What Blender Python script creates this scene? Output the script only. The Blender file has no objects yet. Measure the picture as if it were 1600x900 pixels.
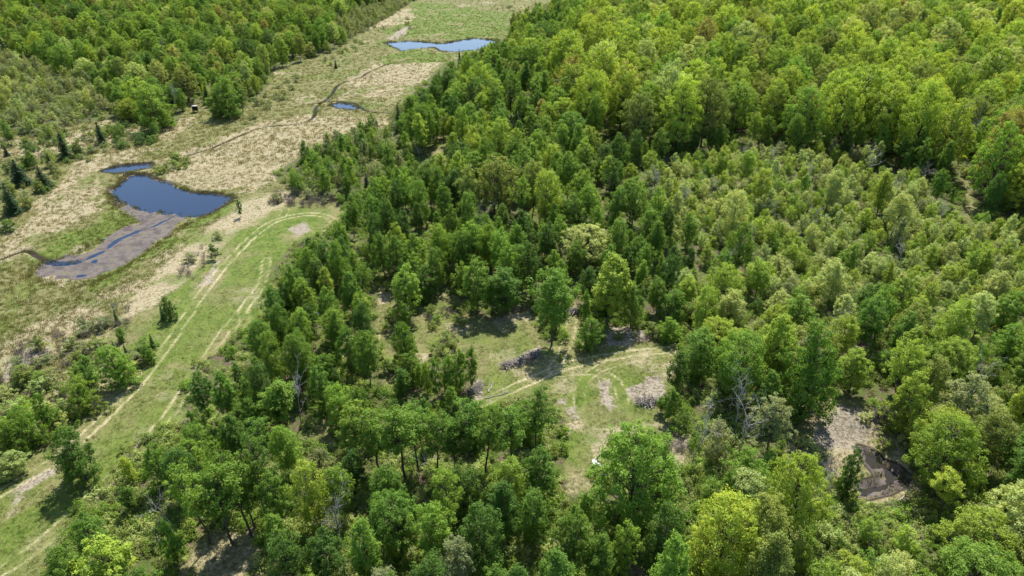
import bpy, math, random
import numpy as np
from mathutils import Vector

SC = bpy.context.scene
COL = SC.collection
R = math.radians

# ------------------------------------------------------------------ camera
CAM_H, PITCH, FPX = 65.0, R(30.0), 1600 * 24.0 / 36.0
cam_d = bpy.data.cameras.new('drone_camera')
cam_d.lens, cam_d.sensor_width, cam_d.clip_start, cam_d.clip_end = 24.0, 36.0, 1.0, 12000.0
cam = bpy.data.objects.new('drone_camera', cam_d)
cam.location = (0, 0, CAM_H)
cam.rotation_euler = (R(90) - PITCH, 0, 0)
COL.objects.link(cam)
SC.camera = cam

# ------------------------------------------------------------------ light
SUN_EL, SUN_AZ = R(58.0), R(14.0)          # azimuth clockwise from +Y
world = bpy.data.worlds.new('World')
SC.world = world
world.use_nodes = True
wt = world.node_tree
for n in list(wt.nodes):
    wt.nodes.remove(n)
sky = wt.nodes.new('ShaderNodeTexSky')
sky.sky_type = 'NISHITA'
sky.sun_disc = False
sky.sun_elevation = SUN_EL
sky.sun_rotation = SUN_AZ
sky.air_density, sky.dust_density, sky.ozone_density = 1.0, 0.5, 1.0
bg = wt.nodes.new('ShaderNodeBackground')
bg.inputs['Strength'].default_value = 0.13
wo = wt.nodes.new('ShaderNodeOutputWorld')
wt.links.new(sky.outputs[0], bg.inputs[0])
wt.links.new(bg.outputs[0], wo.inputs[0])
sun_d = bpy.data.lights.new('sun', 'SUN')
sun_d.energy, sun_d.angle, sun_d.color = 5.0, R(0.53), (1.0, 0.955, 0.88)
sun = bpy.data.objects.new('sun', sun_d)
sdir = Vector((math.sin(SUN_AZ) * math.cos(SUN_EL), math.cos(SUN_AZ) * math.cos(SUN_EL), math.sin(SUN_EL)))
sun.rotation_euler = sdir.to_track_quat('Z', 'Y').to_euler()
sun.location = (60, 150, 200)
COL.objects.link(sun)
SC.view_settings.view_transform = 'Standard'
SC.view_settings.look = 'None'
SC.view_settings.gamma = 1.0
SC.view_settings.exposure = 0.98
SC.view_settings.use_curve_mapping = False
cy = SC.cycles
cy.max_bounces, cy.diffuse_bounces, cy.glossy_bounces, cy.transmission_bounces = 6, 4, 2, 4
cy.transparent_max_bounces = 4
cy.caustics_reflective = cy.caustics_refractive = False

# ------------------------------------------------------------------ pixel <-> place
CP, SP = math.cos(PITCH), math.sin(PITCH)


def ground(px, py, z=0.0):
    u = (np.asarray(px, float) - 800) / FPX
    v = (450 - np.asarray(py, float)) / FPX
    dx, dy, dz = u, CP + v * SP, -SP + v * CP
    t = (z - CAM_H) / dz
    return np.stack([dx * t, dy * t], -1)


def project(x, y, z):
    x, y, z = np.asarray(x, float), np.asarray(y, float), np.asarray(z, float) - CAM_H
    depth = y * CP - z * SP
    up = y * SP + z * CP
    depth = np.maximum(depth, 0.5)
    return 800 + FPX * x / depth, 450 - FPX * up / depth, depth


def polyw(pts):
    a = np.array(pts, float)
    return ground(a[:, 0], a[:, 1])


def inside(poly, X, Y):
    r = np.zeros(X.shape, bool)
    n = len(poly)
    for i in range(n):
        x0, y0 = poly[i]
        x1, y1 = poly[(i + 1) % n]
        if y0 == y1:
            continue
        c = (Y > min(y0, y1)) & (Y <= max(y0, y1))
        r ^= c & (X < (x1 - x0) * (Y - y0) / (y1 - y0) + x0)
    return r


def seg_dist(pts, X, Y, closed=False):
    d = np.full(X.shape, 1e9)
    m = len(pts)
    for i in range(m if closed else m - 1):
        ax, ay = pts[i]
        bx, by = pts[(i + 1) % m]
        ex, ey = bx - ax, by - ay
        L = ex * ex + ey * ey + 1e-9
        t = np.clip(((X - ax) * ex + (Y - ay) * ey) / L, 0, 1)
        d = np.minimum(d, (X - ax - t * ex) ** 2 + (Y - ay - t * ey) ** 2)
    return np.sqrt(d)


def sdist(poly, X, Y):
    """signed distance, positive inside"""
    out = np.full(X.shape, -50.0)
    m = 40
    b = (X > poly[:, 0].min() - m) & (X < poly[:, 0].max() + m) & (Y > poly[:, 1].min() - m) & (Y < poly[:, 1].max() + m)
    if b.any():
        x, y = X[b], Y[b]
        d = seg_dist(poly, x, y, True)
        out[b] = np.where(inside(poly, x, y), d, -d)
    return out


def sm(x, a, b):
    t = np.clip((x - a) / (b - a), 0, 1)
    return t * t * (3 - 2 * t)


def smooth_line(pts, n=8):
    p = np.array(pts, float)
    p = np.vstack([2 * p[0] - p[1], p, 2 * p[-1] - p[-2]])
    out = []
    for i in range(1, len(p) - 2):
        for k in range(n):
            t = k / n
            a, b, c, d = p[i - 1], p[i], p[i + 1], p[i + 2]
            out.append(.5 * (2 * b + (c - a) * t + (2 * a - 5 * b + 4 * c - d) * t * t + (3 * b - a - 3 * c + d) * t ** 3))
    out.append(p[-2])
    return np.array(out)


_h = np.random.RandomState(5).rand(256, 256)


def vnoise(X, Y, s, seed=0):
    x, y = X / s + seed * 17.3, Y / s + seed * 9.1
    xi, yi = np.floor(x).astype(int), np.floor(y).astype(int)
    fx, fy = x - xi, y - yi
    fx, fy = fx * fx * (3 - 2 * fx), fy * fy * (3 - 2 * fy)
    g = lambda i, j: _h[(xi + i) & 255, (yi + j) & 255]
    return (g(0, 0) * (1 - fx) + g(1, 0) * fx) * (1 - fy) + (g(0, 1) * (1 - fx) + g(1, 1) * fx) * fy


def fnoise(X, Y, s, seed=0, o=3):
    r, a, t = 0, 1.0, 0
    for k in range(o):
        r = r + a * vnoise(X, Y, s / 2 ** k, seed + k)
        t += a
        a *= .55
    return r / t


# ------------------------------------------------------------------ layout traced on the ground
MARSH = [(880, -22), (872, 6), (840, 14), (800, 25), (790, 58), (742, 80), (692, 100), (652, 138), (618, 168), (604, 200), (545, 205), (480, 236),
         (425, 272), (432, 286), (470, 300), (512, 305), (532, 320), (528, 348), (500, 365), (462, 376), (432, 408), (414, 440), (416, 480),
         (396, 502), (370, 522), (342, 547), (302, 572), (287, 602), (290, 655), (240, 675), (192, 702), (180, 750), (112, 792), (95, 842), (72, 905),
         (60, 960), (-300, 960), (-500, 700), (-500, 216), (-200, 216), (0, 215), (60, 208), (130, 192), (170, 187), (205, 192), (240, 203), (275, 197), (284, 180), (296, 162), (322, 164),
         (330, 180), (376, 181), (402, 152), (424, 132), (430, 106), (480, 93), (522, 82), (548, 62), (566, 50), (602, 30), (640, 6), (690, -22)]
CLEAR = [[(657, 472), (690, 460), (718, 466), (730, 492), (780, 500), (828, 492), (838, 520), (850, 548), (884, 547), (888, 505), (896, 478), (906, 482),
          (907, 512), (930, 547), (960, 537), (1030, 537), (1062, 550), (1052, 600), (1042, 640), (1044, 682), (1020, 692), (985, 684), (955, 700), (935, 735), (925, 775),
          (888, 778), (884, 720), (886, 662), (850, 634), (800, 632), (770, 642), (746, 642), (737, 612), (746, 562), (736, 548), (700, 552), (652, 570), (646, 530)],
         [(1262, 640), (1310, 616), (1350, 646), (1388, 666), (1410, 715), (1438, 765), (1400, 782), (1350, 792), (1305, 785), (1285, 740), (1226, 726), (1236, 690)],
         [(318, 832), (400, 828), (404, 868), (376, 905), (280, 905), (290, 880)],
         [(594, 450), (620, 440), (622, 500), (618, 560), (620, 605), (604, 605), (596, 560), (588, 510)],
         [(1498, 286), (1511, 286), (1521, 345), (1511, 354)],
         [(486, 660), (512, 655), (520, 700), (490, 702)],
         [(1040, 690), (1078, 690), (1078, 738), (1045, 740)],
         [(668, 234), (700, 224), (706, 232), (672, 246)]]
POND = [(200, 271), (225, 271), (248, 281), (270, 287), (300, 299), (340, 302), (366, 306), (371, 310), (342, 328), (292, 350), (242, 385), (192, 420),
        (150, 440), (115, 449), (75, 442), (45, 430), (52, 414), (88, 404), (105, 399), (138, 385), (164, 364), (190, 354), (214, 347), (190, 332), (172, 316), (166, 298), (180, 288), (192, 279)]
OPENW = [(200, 271), (225, 271), (248, 281), (270, 287), (300, 299), (340, 302), (366, 306), (352, 318), (322, 333), (300, 337), (270, 332), (235, 328), (207, 321), (184, 312), (171, 298), (183, 288), (194, 279)]
PONDLET = [(160, 266), (180, 259), (205, 256), (235, 254), (237, 261), (210, 266), (182, 271)]
FARPOND = [(600, 66), (640, 63), (690, 67), (740, 59), (778, 62), (777, 72), (742, 78), (712, 81), (690, 80), (680, 74), (652, 75), (628, 79), (612, 72)]
SLOUGH = [(513, 164), (530, 159), (549, 161), (564, 168), (552, 172), (530, 169)]
PUDDLE = [(1348, 700), (1362, 704), (1377, 720), (1397, 728), (1414, 742), (1404, 757), (1382, 768), (1352, 774), (1340, 768), (1352, 757), (1376, 750), (1370, 738), (1358, 722)]
CREEKS = [[(640, 92), (605, 100), (575, 112), (563, 120), (530, 131), (518, 146), (508, 156), (494, 166), (490, 181), (470, 192), (430, 196), (400, 201), (350, 222), (330, 231), (300, 240), (285, 246)],
          [(610, 176), (582, 174), (566, 169), (552, 160), (520, 158), (482, 162)],
          [(-40, 412), (0, 404), (38, 391), (60, 400), (85, 410), (120, 408)]]
CHANNEL = [(82, 411), (120, 409), (150, 396), (166, 388), (182, 374), (212, 361), (242, 351), (275, 334)]
TRACKS = [[(-60, 805), (0, 770), (60, 735), (110, 700), (170, 645), (215, 600), (255, 550), (280, 512), (300, 482), (330, 440), (365, 400), (400, 365), (430, 346), (468, 336), (503, 336), (521, 346), (514, 360), (505, 368)],
          [(-60, 930), (0, 893), (50, 860), (100, 817), (150, 770), (218, 702), (268, 642), (300, 592), (335, 540), (362, 505), (394, 466), (411, 436), (416, 405)],
          [(735, 645), (780, 622), (838, 597), (880, 580), (930, 568), (990, 560), (1066, 552)],
          [(904, 645), (908, 612), (925, 590), (960, 575), (1045, 558)],
          [(972, 642), (968, 615), (950, 597), (915, 588), (870, 590)],
          [(862, 585), (880, 556), (890, 525), (897, 490)],
          [(376, 512), (384, 500), (380, 488), (392, 468)],
          [(416, 352), (434, 342), (446, 332), (440, 325), (428, 327)],
          [(505, 760), (600, 700), (690, 660), (742, 640)]]
TRACK_STR = [1, .9, 1, .7, .8, .9, .8, .7, .5]
DRY = [[(-200, 660), (0, 545), (110, 492), (250, 422), (330, 352), (425, 305), (470, 300), (420, 335), (362, 372), (330, 420), (290, 450), (180, 505), (60, 565), (0, 600), (-200, 720)],
       [(225, 262), (300, 232), (420, 188), (520, 176), (612, 186), (596, 202), (520, 212), (444, 262), (405, 302), (372, 300), (292, 290), (250, 275)],
       [(-200, 420), (0, 378), (60, 330), (110, 285), (160, 250), (165, 300), (150, 332), (80, 372), (0, 408), (-200, 460)],
       [(545, 120), (600, 100), (690, 98), (660, 130), (615, 160), (560, 150)],
       [(560, 30), (640, 15), (655, 35), (570, 48)],
       [(-100, 235), (100, 205), (200, 190), (300, 185), (260, 225), (180, 245), (120, 235), (0, 250)],
       [(60, 330), (130, 250), (220, 235), (230, 250), (160, 262), (150, 300), (90, 350)]]
LUSH = [[(640, 0), (800, 22), (790, 58), (700, 62), (630, 55), (600, 50), (650, 30)],
        [(120, 446), (232, 386), (300, 338), (372, 310), (384, 316), (312, 356), (232, 408), (140, 460)],
        [(46, 400), (130, 358), (178, 325), (220, 345), (160, 368), (100, 400), (60, 412)],
        [(362, 362), (400, 356), (424, 362), (390, 396), (362, 380)],
        [(430, 345), (505, 342), (505, 362), (462, 372), (430, 402), (400, 430), (380, 440), (400, 390)],
        [(900, 608), (940, 590), (946, 630), (930, 660), (900, 650)], [(968, 612), (990, 610), (988, 640), (970, 632)],
        [(840, 590), (835, 575), (850, 562), (872, 566)], [(250, 470), (300, 430), (310, 450), (290, 490), (230, 560), (220, 540)],
        [(0, 830), (80, 770), (140, 740), (90, 810), (0, 880)], [(640, 78), (730, 84), (690, 98), (600, 108), (590, 92)],
        [(840, 735), (900, 690), (920, 700), (900, 730), (890, 770)]]
LITTER = [[(992, 612), (1050, 602), (1052, 640), (1020, 655), (992, 640)], [(945, 605), (962, 600), (972, 650), (955, 655), (942, 630)],
          [(868, 640), (898, 632), (900, 650), (870, 648)], [(903, 650), (918, 650), (918, 672), (905, 672)],
          [(1040, 690), (1078, 688), (1078, 715), (1045, 715)], [(450, 358), (480, 350), (488, 362), (455, 368)],
          [(730, 600), (752, 600), (745, 635), (732, 632)], [(785, 570), (840, 545), (845, 556), (800, 590)],
          [(0, 560), (80, 530), (90, 545), (0, 600)], 
          [(300, 455), (340, 420), (360, 400), (340, 440)], [(940, 530), (1000, 525), (1040, 535), (1000, 545), (945, 548)],
          [(1290, 640), (1340, 650), (1345, 700), (1300, 715), (1260, 700)], [(0, 775), (60, 735), (75, 745), (10, 800)], [(600, 60), (640, 40), (646, 45), (612, 62)]]
W = {k: polyw(v) for k, v in dict(marsh=MARSH, pond=POND, openw=OPENW, pondlet=PONDLET, farpond=FARPOND, slough=SLOUGH, puddle=PUDDLE).items()}
CLEARW = [polyw(c) for c in CLEAR]
DRYW, LUSHW, LITW = [polyw(c) for c in DRY], [polyw(c) for c in LUSH], [polyw(c) for c in LITTER]
CREEKW = [smooth_line(polyw(c)) for c in CREEKS]
CHANW = smooth_line(polyw(CHANNEL))
TRACKW = [smooth_line(polyw(c)) for c in TRACKS]
WATER_Z = -0.30


def bank_z(s, w, deep):
    """ground height from a signed distance to a shore (positive in the water)"""
    return np.where(s > 0, WATER_Z - .06 - np.minimum(s * .35, deep), WATER_Z + .02 + (-WATER_Z) * sm(-s, 0, w))


def height(X, Y):
    base = (fnoise(X, Y, 40, 3) - .5) * .9 + (fnoise(X, Y, 6, 8) - .5) * .22
    up = sm(-sdist(W['marsh'], X, Y), 0, 45) * sm(X, -40, 40)
    z = base * .35 + up * (1.2 + 5.0 * sm(Y, 190, 420))
    flat = np.zeros(X.shape)
    for k in ('pond', 'pondlet', 'farpond', 'slough', 'puddle'):
        s = sdist(W[k], X, Y) + (vnoise(X, Y, 2.2, 4) - .5) * 1.6
        flat = np.maximum(flat, sm(s, -7, -1))
        if k == 'pond':
            so = sdist(W['openw'], X, Y) + (vnoise(X, Y, 2.0, 6) - .5) * 2.0 + (vnoise(X, Y, .9, 7) - .5) * 1.2
            ch = seg_dist(CHANW, X, Y) + (vnoise(X, Y, 1.6, 2) - .5) * .9
            mud = WATER_Z + .045 + (fnoise(X, Y, 3.5, 5) - .5) * .16
            mud = np.where(ch < 1.3, np.minimum(mud, WATER_Z - .12 + .24 * sm(ch, .05, .75)), mud)
            mud = np.where(so > 0, np.minimum(mud, WATER_Z - .05 - np.minimum(so * .4, 1.2)), mud)
            zk = np.where(s > 0, mud, WATER_Z + .04 + (-WATER_Z) * sm(-s, 0, 1.2))
        elif k == 'puddle':
            zk = np.where(s > 0, WATER_Z - .05 + (fnoise(X, Y, 1.3, 14) - .45) * .35, WATER_Z + .04 + (-WATER_Z) * sm(-s, 0, 1.2))
        else:
            zk = bank_z(s, .7, .8)
        near = s > -7
        z = np.where(near, np.where(s > -1.2, zk, z * (1 - sm(s, -7, -1)) + 0.04 * sm(s, -7, -1)), z)
    for c in CREEKW:
        d = seg_dist(c, X, Y) + (vnoise(X, Y, 1.5, 12) - .5) * .4
        z = np.where(d < 2.0, np.minimum(z, -.75 + .75 * sm(d, .2, .75 + .002 * Y) + z * sm(d, .6, 2.0)), z)
    return z


# ------------------------------------------------------------------ materials
def new_mat(name):
    m = bpy.data.materials.new(name)
    m.use_nodes = True
    nt = m.node_tree
    for n in list(nt.nodes):
        nt.nodes.remove(n)
    return m, nt, nt.nodes.new('ShaderNodeOutputMaterial')


def nd(nt, t, **kw):
    n = nt.nodes.new(t)
    for k, v in kw.items():
        setattr(n, k, v)
    return n


def mixrgb(nt, fac, a, b, mode='MIX'):
    n = nd(nt, 'ShaderNodeMix', data_type='RGBA', blend_type=mode)
    for s, v in ((n.inputs[0], fac), (n.inputs[6], a), (n.inputs[7], b)):
        if isinstance(v, bpy.types.NodeSocket):
            nt.links.new(v, s)
        elif isinstance(v, (int, float)):
            s.default_value = v
        else:
            s.default_value = (*v, 1)
    return n.outputs[2]


def math_n(nt, op, a, b=None, c=None, clamp=False):
    n = nd(nt, 'ShaderNodeMath', operation=op, use_clamp=clamp)
    for i, v in enumerate((a, b, c)):
        if v is None:
            continue
        if isinstance(v, bpy.types.NodeSocket):
            nt.links.new(v, n.inputs[i])
        else:
            n.inputs[i].default_value = v
    return n.outputs[0]


def noise_n(nt, vec, scale, detail=4, rough=.6):
    n = nd(nt, 'ShaderNodeTexNoise')
    n.inputs['Scale'].default_value, n.inputs['Detail'].default_value, n.inputs['Roughness'].default_value = scale, detail, rough
    if vec is not None:
        nt.links.new(vec, n.inputs['Vector'])
    return n.outputs[0]


def ramp_n(nt, fac, a, b):
    n = nd(nt, 'ShaderNodeMapRange', interpolation_type='SMOOTHSTEP')
    n.inputs[1].default_value, n.inputs[2].default_value = a, b
    nt.links.new(fac, n.inputs[0])
    return n.outputs[0]


def leaf_mat(name, transl=.5):
    m, nt, out = new_mat(name)
    at = nd(nt, 'ShaderNodeAttribute', attribute_type='INSTANCER', attribute_name='tint')
    lv = nd(nt, 'ShaderNodeAttribute', attribute_type='GEOMETRY', attribute_name='lv')
    warm = mixrgb(nt, 1.0, at.outputs['Color'], (1.20, 1.14, .90), 'MULTIPLY')
    cool = mixrgb(nt, 1.0, at.outputs['Color'], (.70, .78, .62), 'MULTIPLY')
    c = mixrgb(nt, lv.outputs['Fac'], cool, warm)
    p = nd(nt, 'ShaderNodeBsdfPrincipled')
    p.inputs['Roughness'].default_value = .62
    p.inputs['Specular IOR Level'].default_value = .2
    nt.links.new(c, p.inputs['Base Color'])
    t = nd(nt, 'ShaderNodeBsdfTranslucent')
    tc = mixrgb(nt, 1.0, c, (1.20, 1.12, .50), 'MULTIPLY')
    nt.links.new(tc, t.inputs['Color'])
    mx = nd(nt, 'ShaderNodeMixShader')
    mx.inputs[0].default_value = transl
    nt.links.new(p.outputs[0], mx.inputs[1])
    nt.links.new(t.outputs[0], mx.inputs[2])
    nt.links.new(mx.outputs[0], out.inputs[0])
    return m


def plain_mat(name, a, b, scale=6, rough=.85, bump=.0, stretch=None):
    m, nt, out = new_mat(name)
    tc = nd(nt, 'ShaderNodeTexCoord')
    v = tc.outputs['Object']
    if stretch:
        mp = nd(nt, 'ShaderNodeMapping')
        mp.inputs['Scale'].default_value = stretch
        nt.links.new(v, mp.inputs[0])
        v = mp.outputs[0]
    f = ramp_n(nt, noise_n(nt, v, scale), .35, .65)
    c = mixrgb(nt, f, a, b)
    p = nd(nt, 'ShaderNodeBsdfPrincipled')
    p.inputs['Roughness'].default_value = rough
    p.inputs['Specular IOR Level'].default_value = .25
    nt.links.new(c, p.inputs['Base Color'])
    if bump:
        bp = nd(nt, 'ShaderNodeBump')
        bp.inputs['Strength'].default_value = bump
        nt.links.new(noise_n(nt, v, scale * 2), bp.inputs['Height'])
        nt.links.new(bp.outputs[0], p.inputs['Normal'])
    nt.links.new(p.outputs[0], out.inputs[0])
    return m


M_LEAF = leaf_mat('broad_leaf')
M_NEEDLE = leaf_mat('conifer_needle', .12)
M_GRASS = leaf_mat('grass_blade', .35)
M_BARK = plain_mat('grey_brown_bark', (.045, .036, .028), (.11, .095, .08), 3, stretch=(3, 3, .6))
M_PALEBARK = plain_mat('weathered_grey_wood', (.20, .185, .165), (.34, .32, .29), 3, stretch=(3, 3, .6))
M_TWIG = plain_mat('grey_twig', (.17, .155, .14), (.27, .25, .23), 2)
M_BLEACH = plain_mat('bleached_twig', (.30, .285, .265), (.44, .42, .39), 2)
M_BROWNTWIG = plain_mat('brown_dead_twig', (.10, .075, .06), (.18, .145, .12), 2)


def ground_mat():
    m, nt, out = new_mat('land_cover')
    tc = nd(nt, 'ShaderNodeTexCoord')
    v = tc.outputs['Object']
    n_big = noise_n(nt, v, .09, 4)
    n_mid = noise_n(nt, v, .55, 5, .65)
    n_fine = noise_n(nt, v, 2.4, 4, .7)
    n_tiny = noise_n(nt, v, 7.0, 3, .7)

    def A(nm):
        return nd(nt, 'ShaderNodeAttribute', attribute_type='GEOMETRY', attribute_name=nm).outputs['Fac']

    def msk(nm, wide=.22, amt=.7):
        k = math_n(nt, 'MULTIPLY_ADD', n_fine, amt * .55, math_n(nt, 'MULTIPLY_ADD', n_mid, amt * .6, A(nm)))
        return ramp_n(nt, k, .5 + amt * .575 - wide, .5 + amt * .575 + wide)
    g = mixrgb(nt, ramp_n(nt, n_mid, .35, .65), (.125, .150, .036), (.225, .215, .085))
    g = mixrgb(nt, ramp_n(nt, n_fine, .45, .68), g, (.30, .265, .145))
    dry = mixrgb(nt, ramp_n(nt, n_fine, .32, .62), (.235, .20, .105), (.46, .40, .26))
    dry = mixrgb(nt, ramp_n(nt, n_mid, .56, .70), dry, (.17, .165, .06))
    c = mixrgb(nt, msk('dry'), g, dry)
    lush = mixrgb(nt, ramp_n(nt, n_mid, .35, .62), (.085, .15, .018), (.16, .215, .04))
    lush = mixrgb(nt, ramp_n(nt, n_fine, .5, .72), lush, (.22, .225, .08))
    lush = mixrgb(nt, ramp_n(nt, n_big, .52, .66), lush, (.24, .225, .10))
    c = mixrgb(nt, msk('lush', .25), c, lush)
    fl = mixrgb(nt, ramp_n(nt, n_fine, .4, .62), (.085, .062, .042), (.21, .155, .115))
    fl = mixrgb(nt, ramp_n(nt, n_mid, .40, .56), fl, (.10, .14, .03))
    c = mixrgb(nt, msk('floor', .2), c, fl)
    lit = mixrgb(nt, ramp_n(nt, n_fine, .35, .6), (.185, .15, .115), (.40, .355, .275))
    c = mixrgb(nt, msk('litter', .16, .9), c, lit)
    tr = mixrgb(nt, ramp_n(nt, n_fine, .35, .6), (.29, .265, .12), (.50, .45, .27))
    c = mixrgb(nt, msk('track', .24, .55), c, tr)
    bank = mixrgb(nt, n_fine, (.028, .022, .016), (.075, .06, .042))
    c = mixrgb(nt, msk('bank', .2, .5), c, bank)
    mud = mixrgb(nt, ramp_n(nt, n_mid, .34, .66), (.105, .088, .082), (.20, .172, .165))
    mud = mixrgb(nt, ramp_n(nt, math_n(nt, 'ADD', math_n(nt, 'MULTIPLY', n_mid, .6), math_n(nt, 'MULTIPLY', n_fine, .4)), .52, .62), mud, (.17, .155, .075))
    c = mixrgb(nt, msk('mud', .14, .4), c, mud)
    c = mixrgb(nt, 1.0, c, mixrgb(nt, n_tiny, (.50, .49, .48), (.88, .865, .84)), 'MULTIPLY')
    c = mixrgb(nt, 1.0, c, mixrgb(nt, n_big, (.85, .88, .85), (1.12, 1.10, 1.12)), 'MULTIPLY')
    p = nd(nt, 'ShaderNodeBsdfPrincipled')
    p.inputs['Roughness'].default_value = .92
    p.inputs['Specular IOR Level'].default_value = .15
    nt.links.new(c, p.inputs['Base Color'])
    bp = nd(nt, 'ShaderNodeBump')
    bp.inputs['Strength'].default_value = .8
    bp.inputs['Distance'].default_value = .22
    nt.links.new(math_n(nt, 'ADD', n_fine, math_n(nt, 'MULTIPLY', n_tiny, .6)), bp.inputs['Height'])
    nt.links.new(bp.outputs[0], p.inputs['Normal'])
    nt.links.new(p.outputs[0], out.inputs[0])
    return m


def water_mat(name, deep, ripple):
    m, nt, out = new_mat(name)
    tc = nd(nt, 'ShaderNodeTexCoord')
    p = nd(nt, 'ShaderNodeBsdfPrincipled')
    p.inputs['Base Color'].default_value = (*deep, 1)
    p.inputs['Roughness'].default_value = .04 if ripple < .2 else .16
    p.inputs['IOR'].default_value = 1.333
    bp = nd(nt, 'ShaderNodeBump')
    bp.inputs['Strength'].default_value = ripple
    bp.inputs['Distance'].default_value = .03
    nt.links.new(noise_n(nt, tc.outputs['Object'], 2.2, 3), bp.inputs['Height'])
    nt.links.new(bp.outputs[0], p.inputs['Normal'])
    nt.links.new(p.outputs[0], out.inputs[0])
    return m


# ------------------------------------------------------------------ mesh helper
def mesh_from(name, V, F, mats, midx=None, lv=None, smooth=False):
    """V (n,3); F list of arrays of faces (each (k,3) or (k,4))"""
    me = bpy.data.meshes.new(name)
    V = np.asarray(V, np.float32)
    F = [np.asarray(f, np.int32) for f in F if len(f)]
    loops = np.concatenate([f.ravel() for f in F])
    sizes = np.concatenate([np.full(len(f), f.shape[1], np.int32) for f in F])
    starts = np.concatenate([[0], np.cumsum(sizes)[:-1]]).astype(np.int32)
    me.vertices.add(len(V))
    me.vertices.foreach_set('co', V.ravel())
    me.loops.add(len(loops))
    me.loops.foreach_set('vertex_index', loops)
    me.polygons.add(len(sizes))
    me.polygons.foreach_set('loop_start', starts)
    for m in mats:
        me.materials.append(m)
    if midx is not None:
        me.polygons.foreach_set('material_index', np.asarray(midx, np.int32))
    if smooth:
        me.polygons.foreach_set('use_smooth', np.ones(len(sizes), bool))
    if lv is not None:
        a = me.attributes.new('lv', 'FLOAT', 'POINT')
        a.data.foreach_set('value', np.asarray(lv, np.float32))
    me.update(calc_edges=True)
    return me


def link(name, me, parent=None, **props):
    o = bpy.data.objects.new(name, me)
    COL.objects.link(o)
    if parent:
        o.parent = parent
    for k, v in props.items():
        o[k] = v
    return o


# ------------------------------------------------------------------ ground and water
def axis(pieces):
    out = [pieces[0][0]]
    for a, b, s in pieces:
        n = max(1, int(round((b - a) / s)))
        out += list(np.linspace(a, b, n + 1)[1:])
    return np.array(out)


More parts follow.
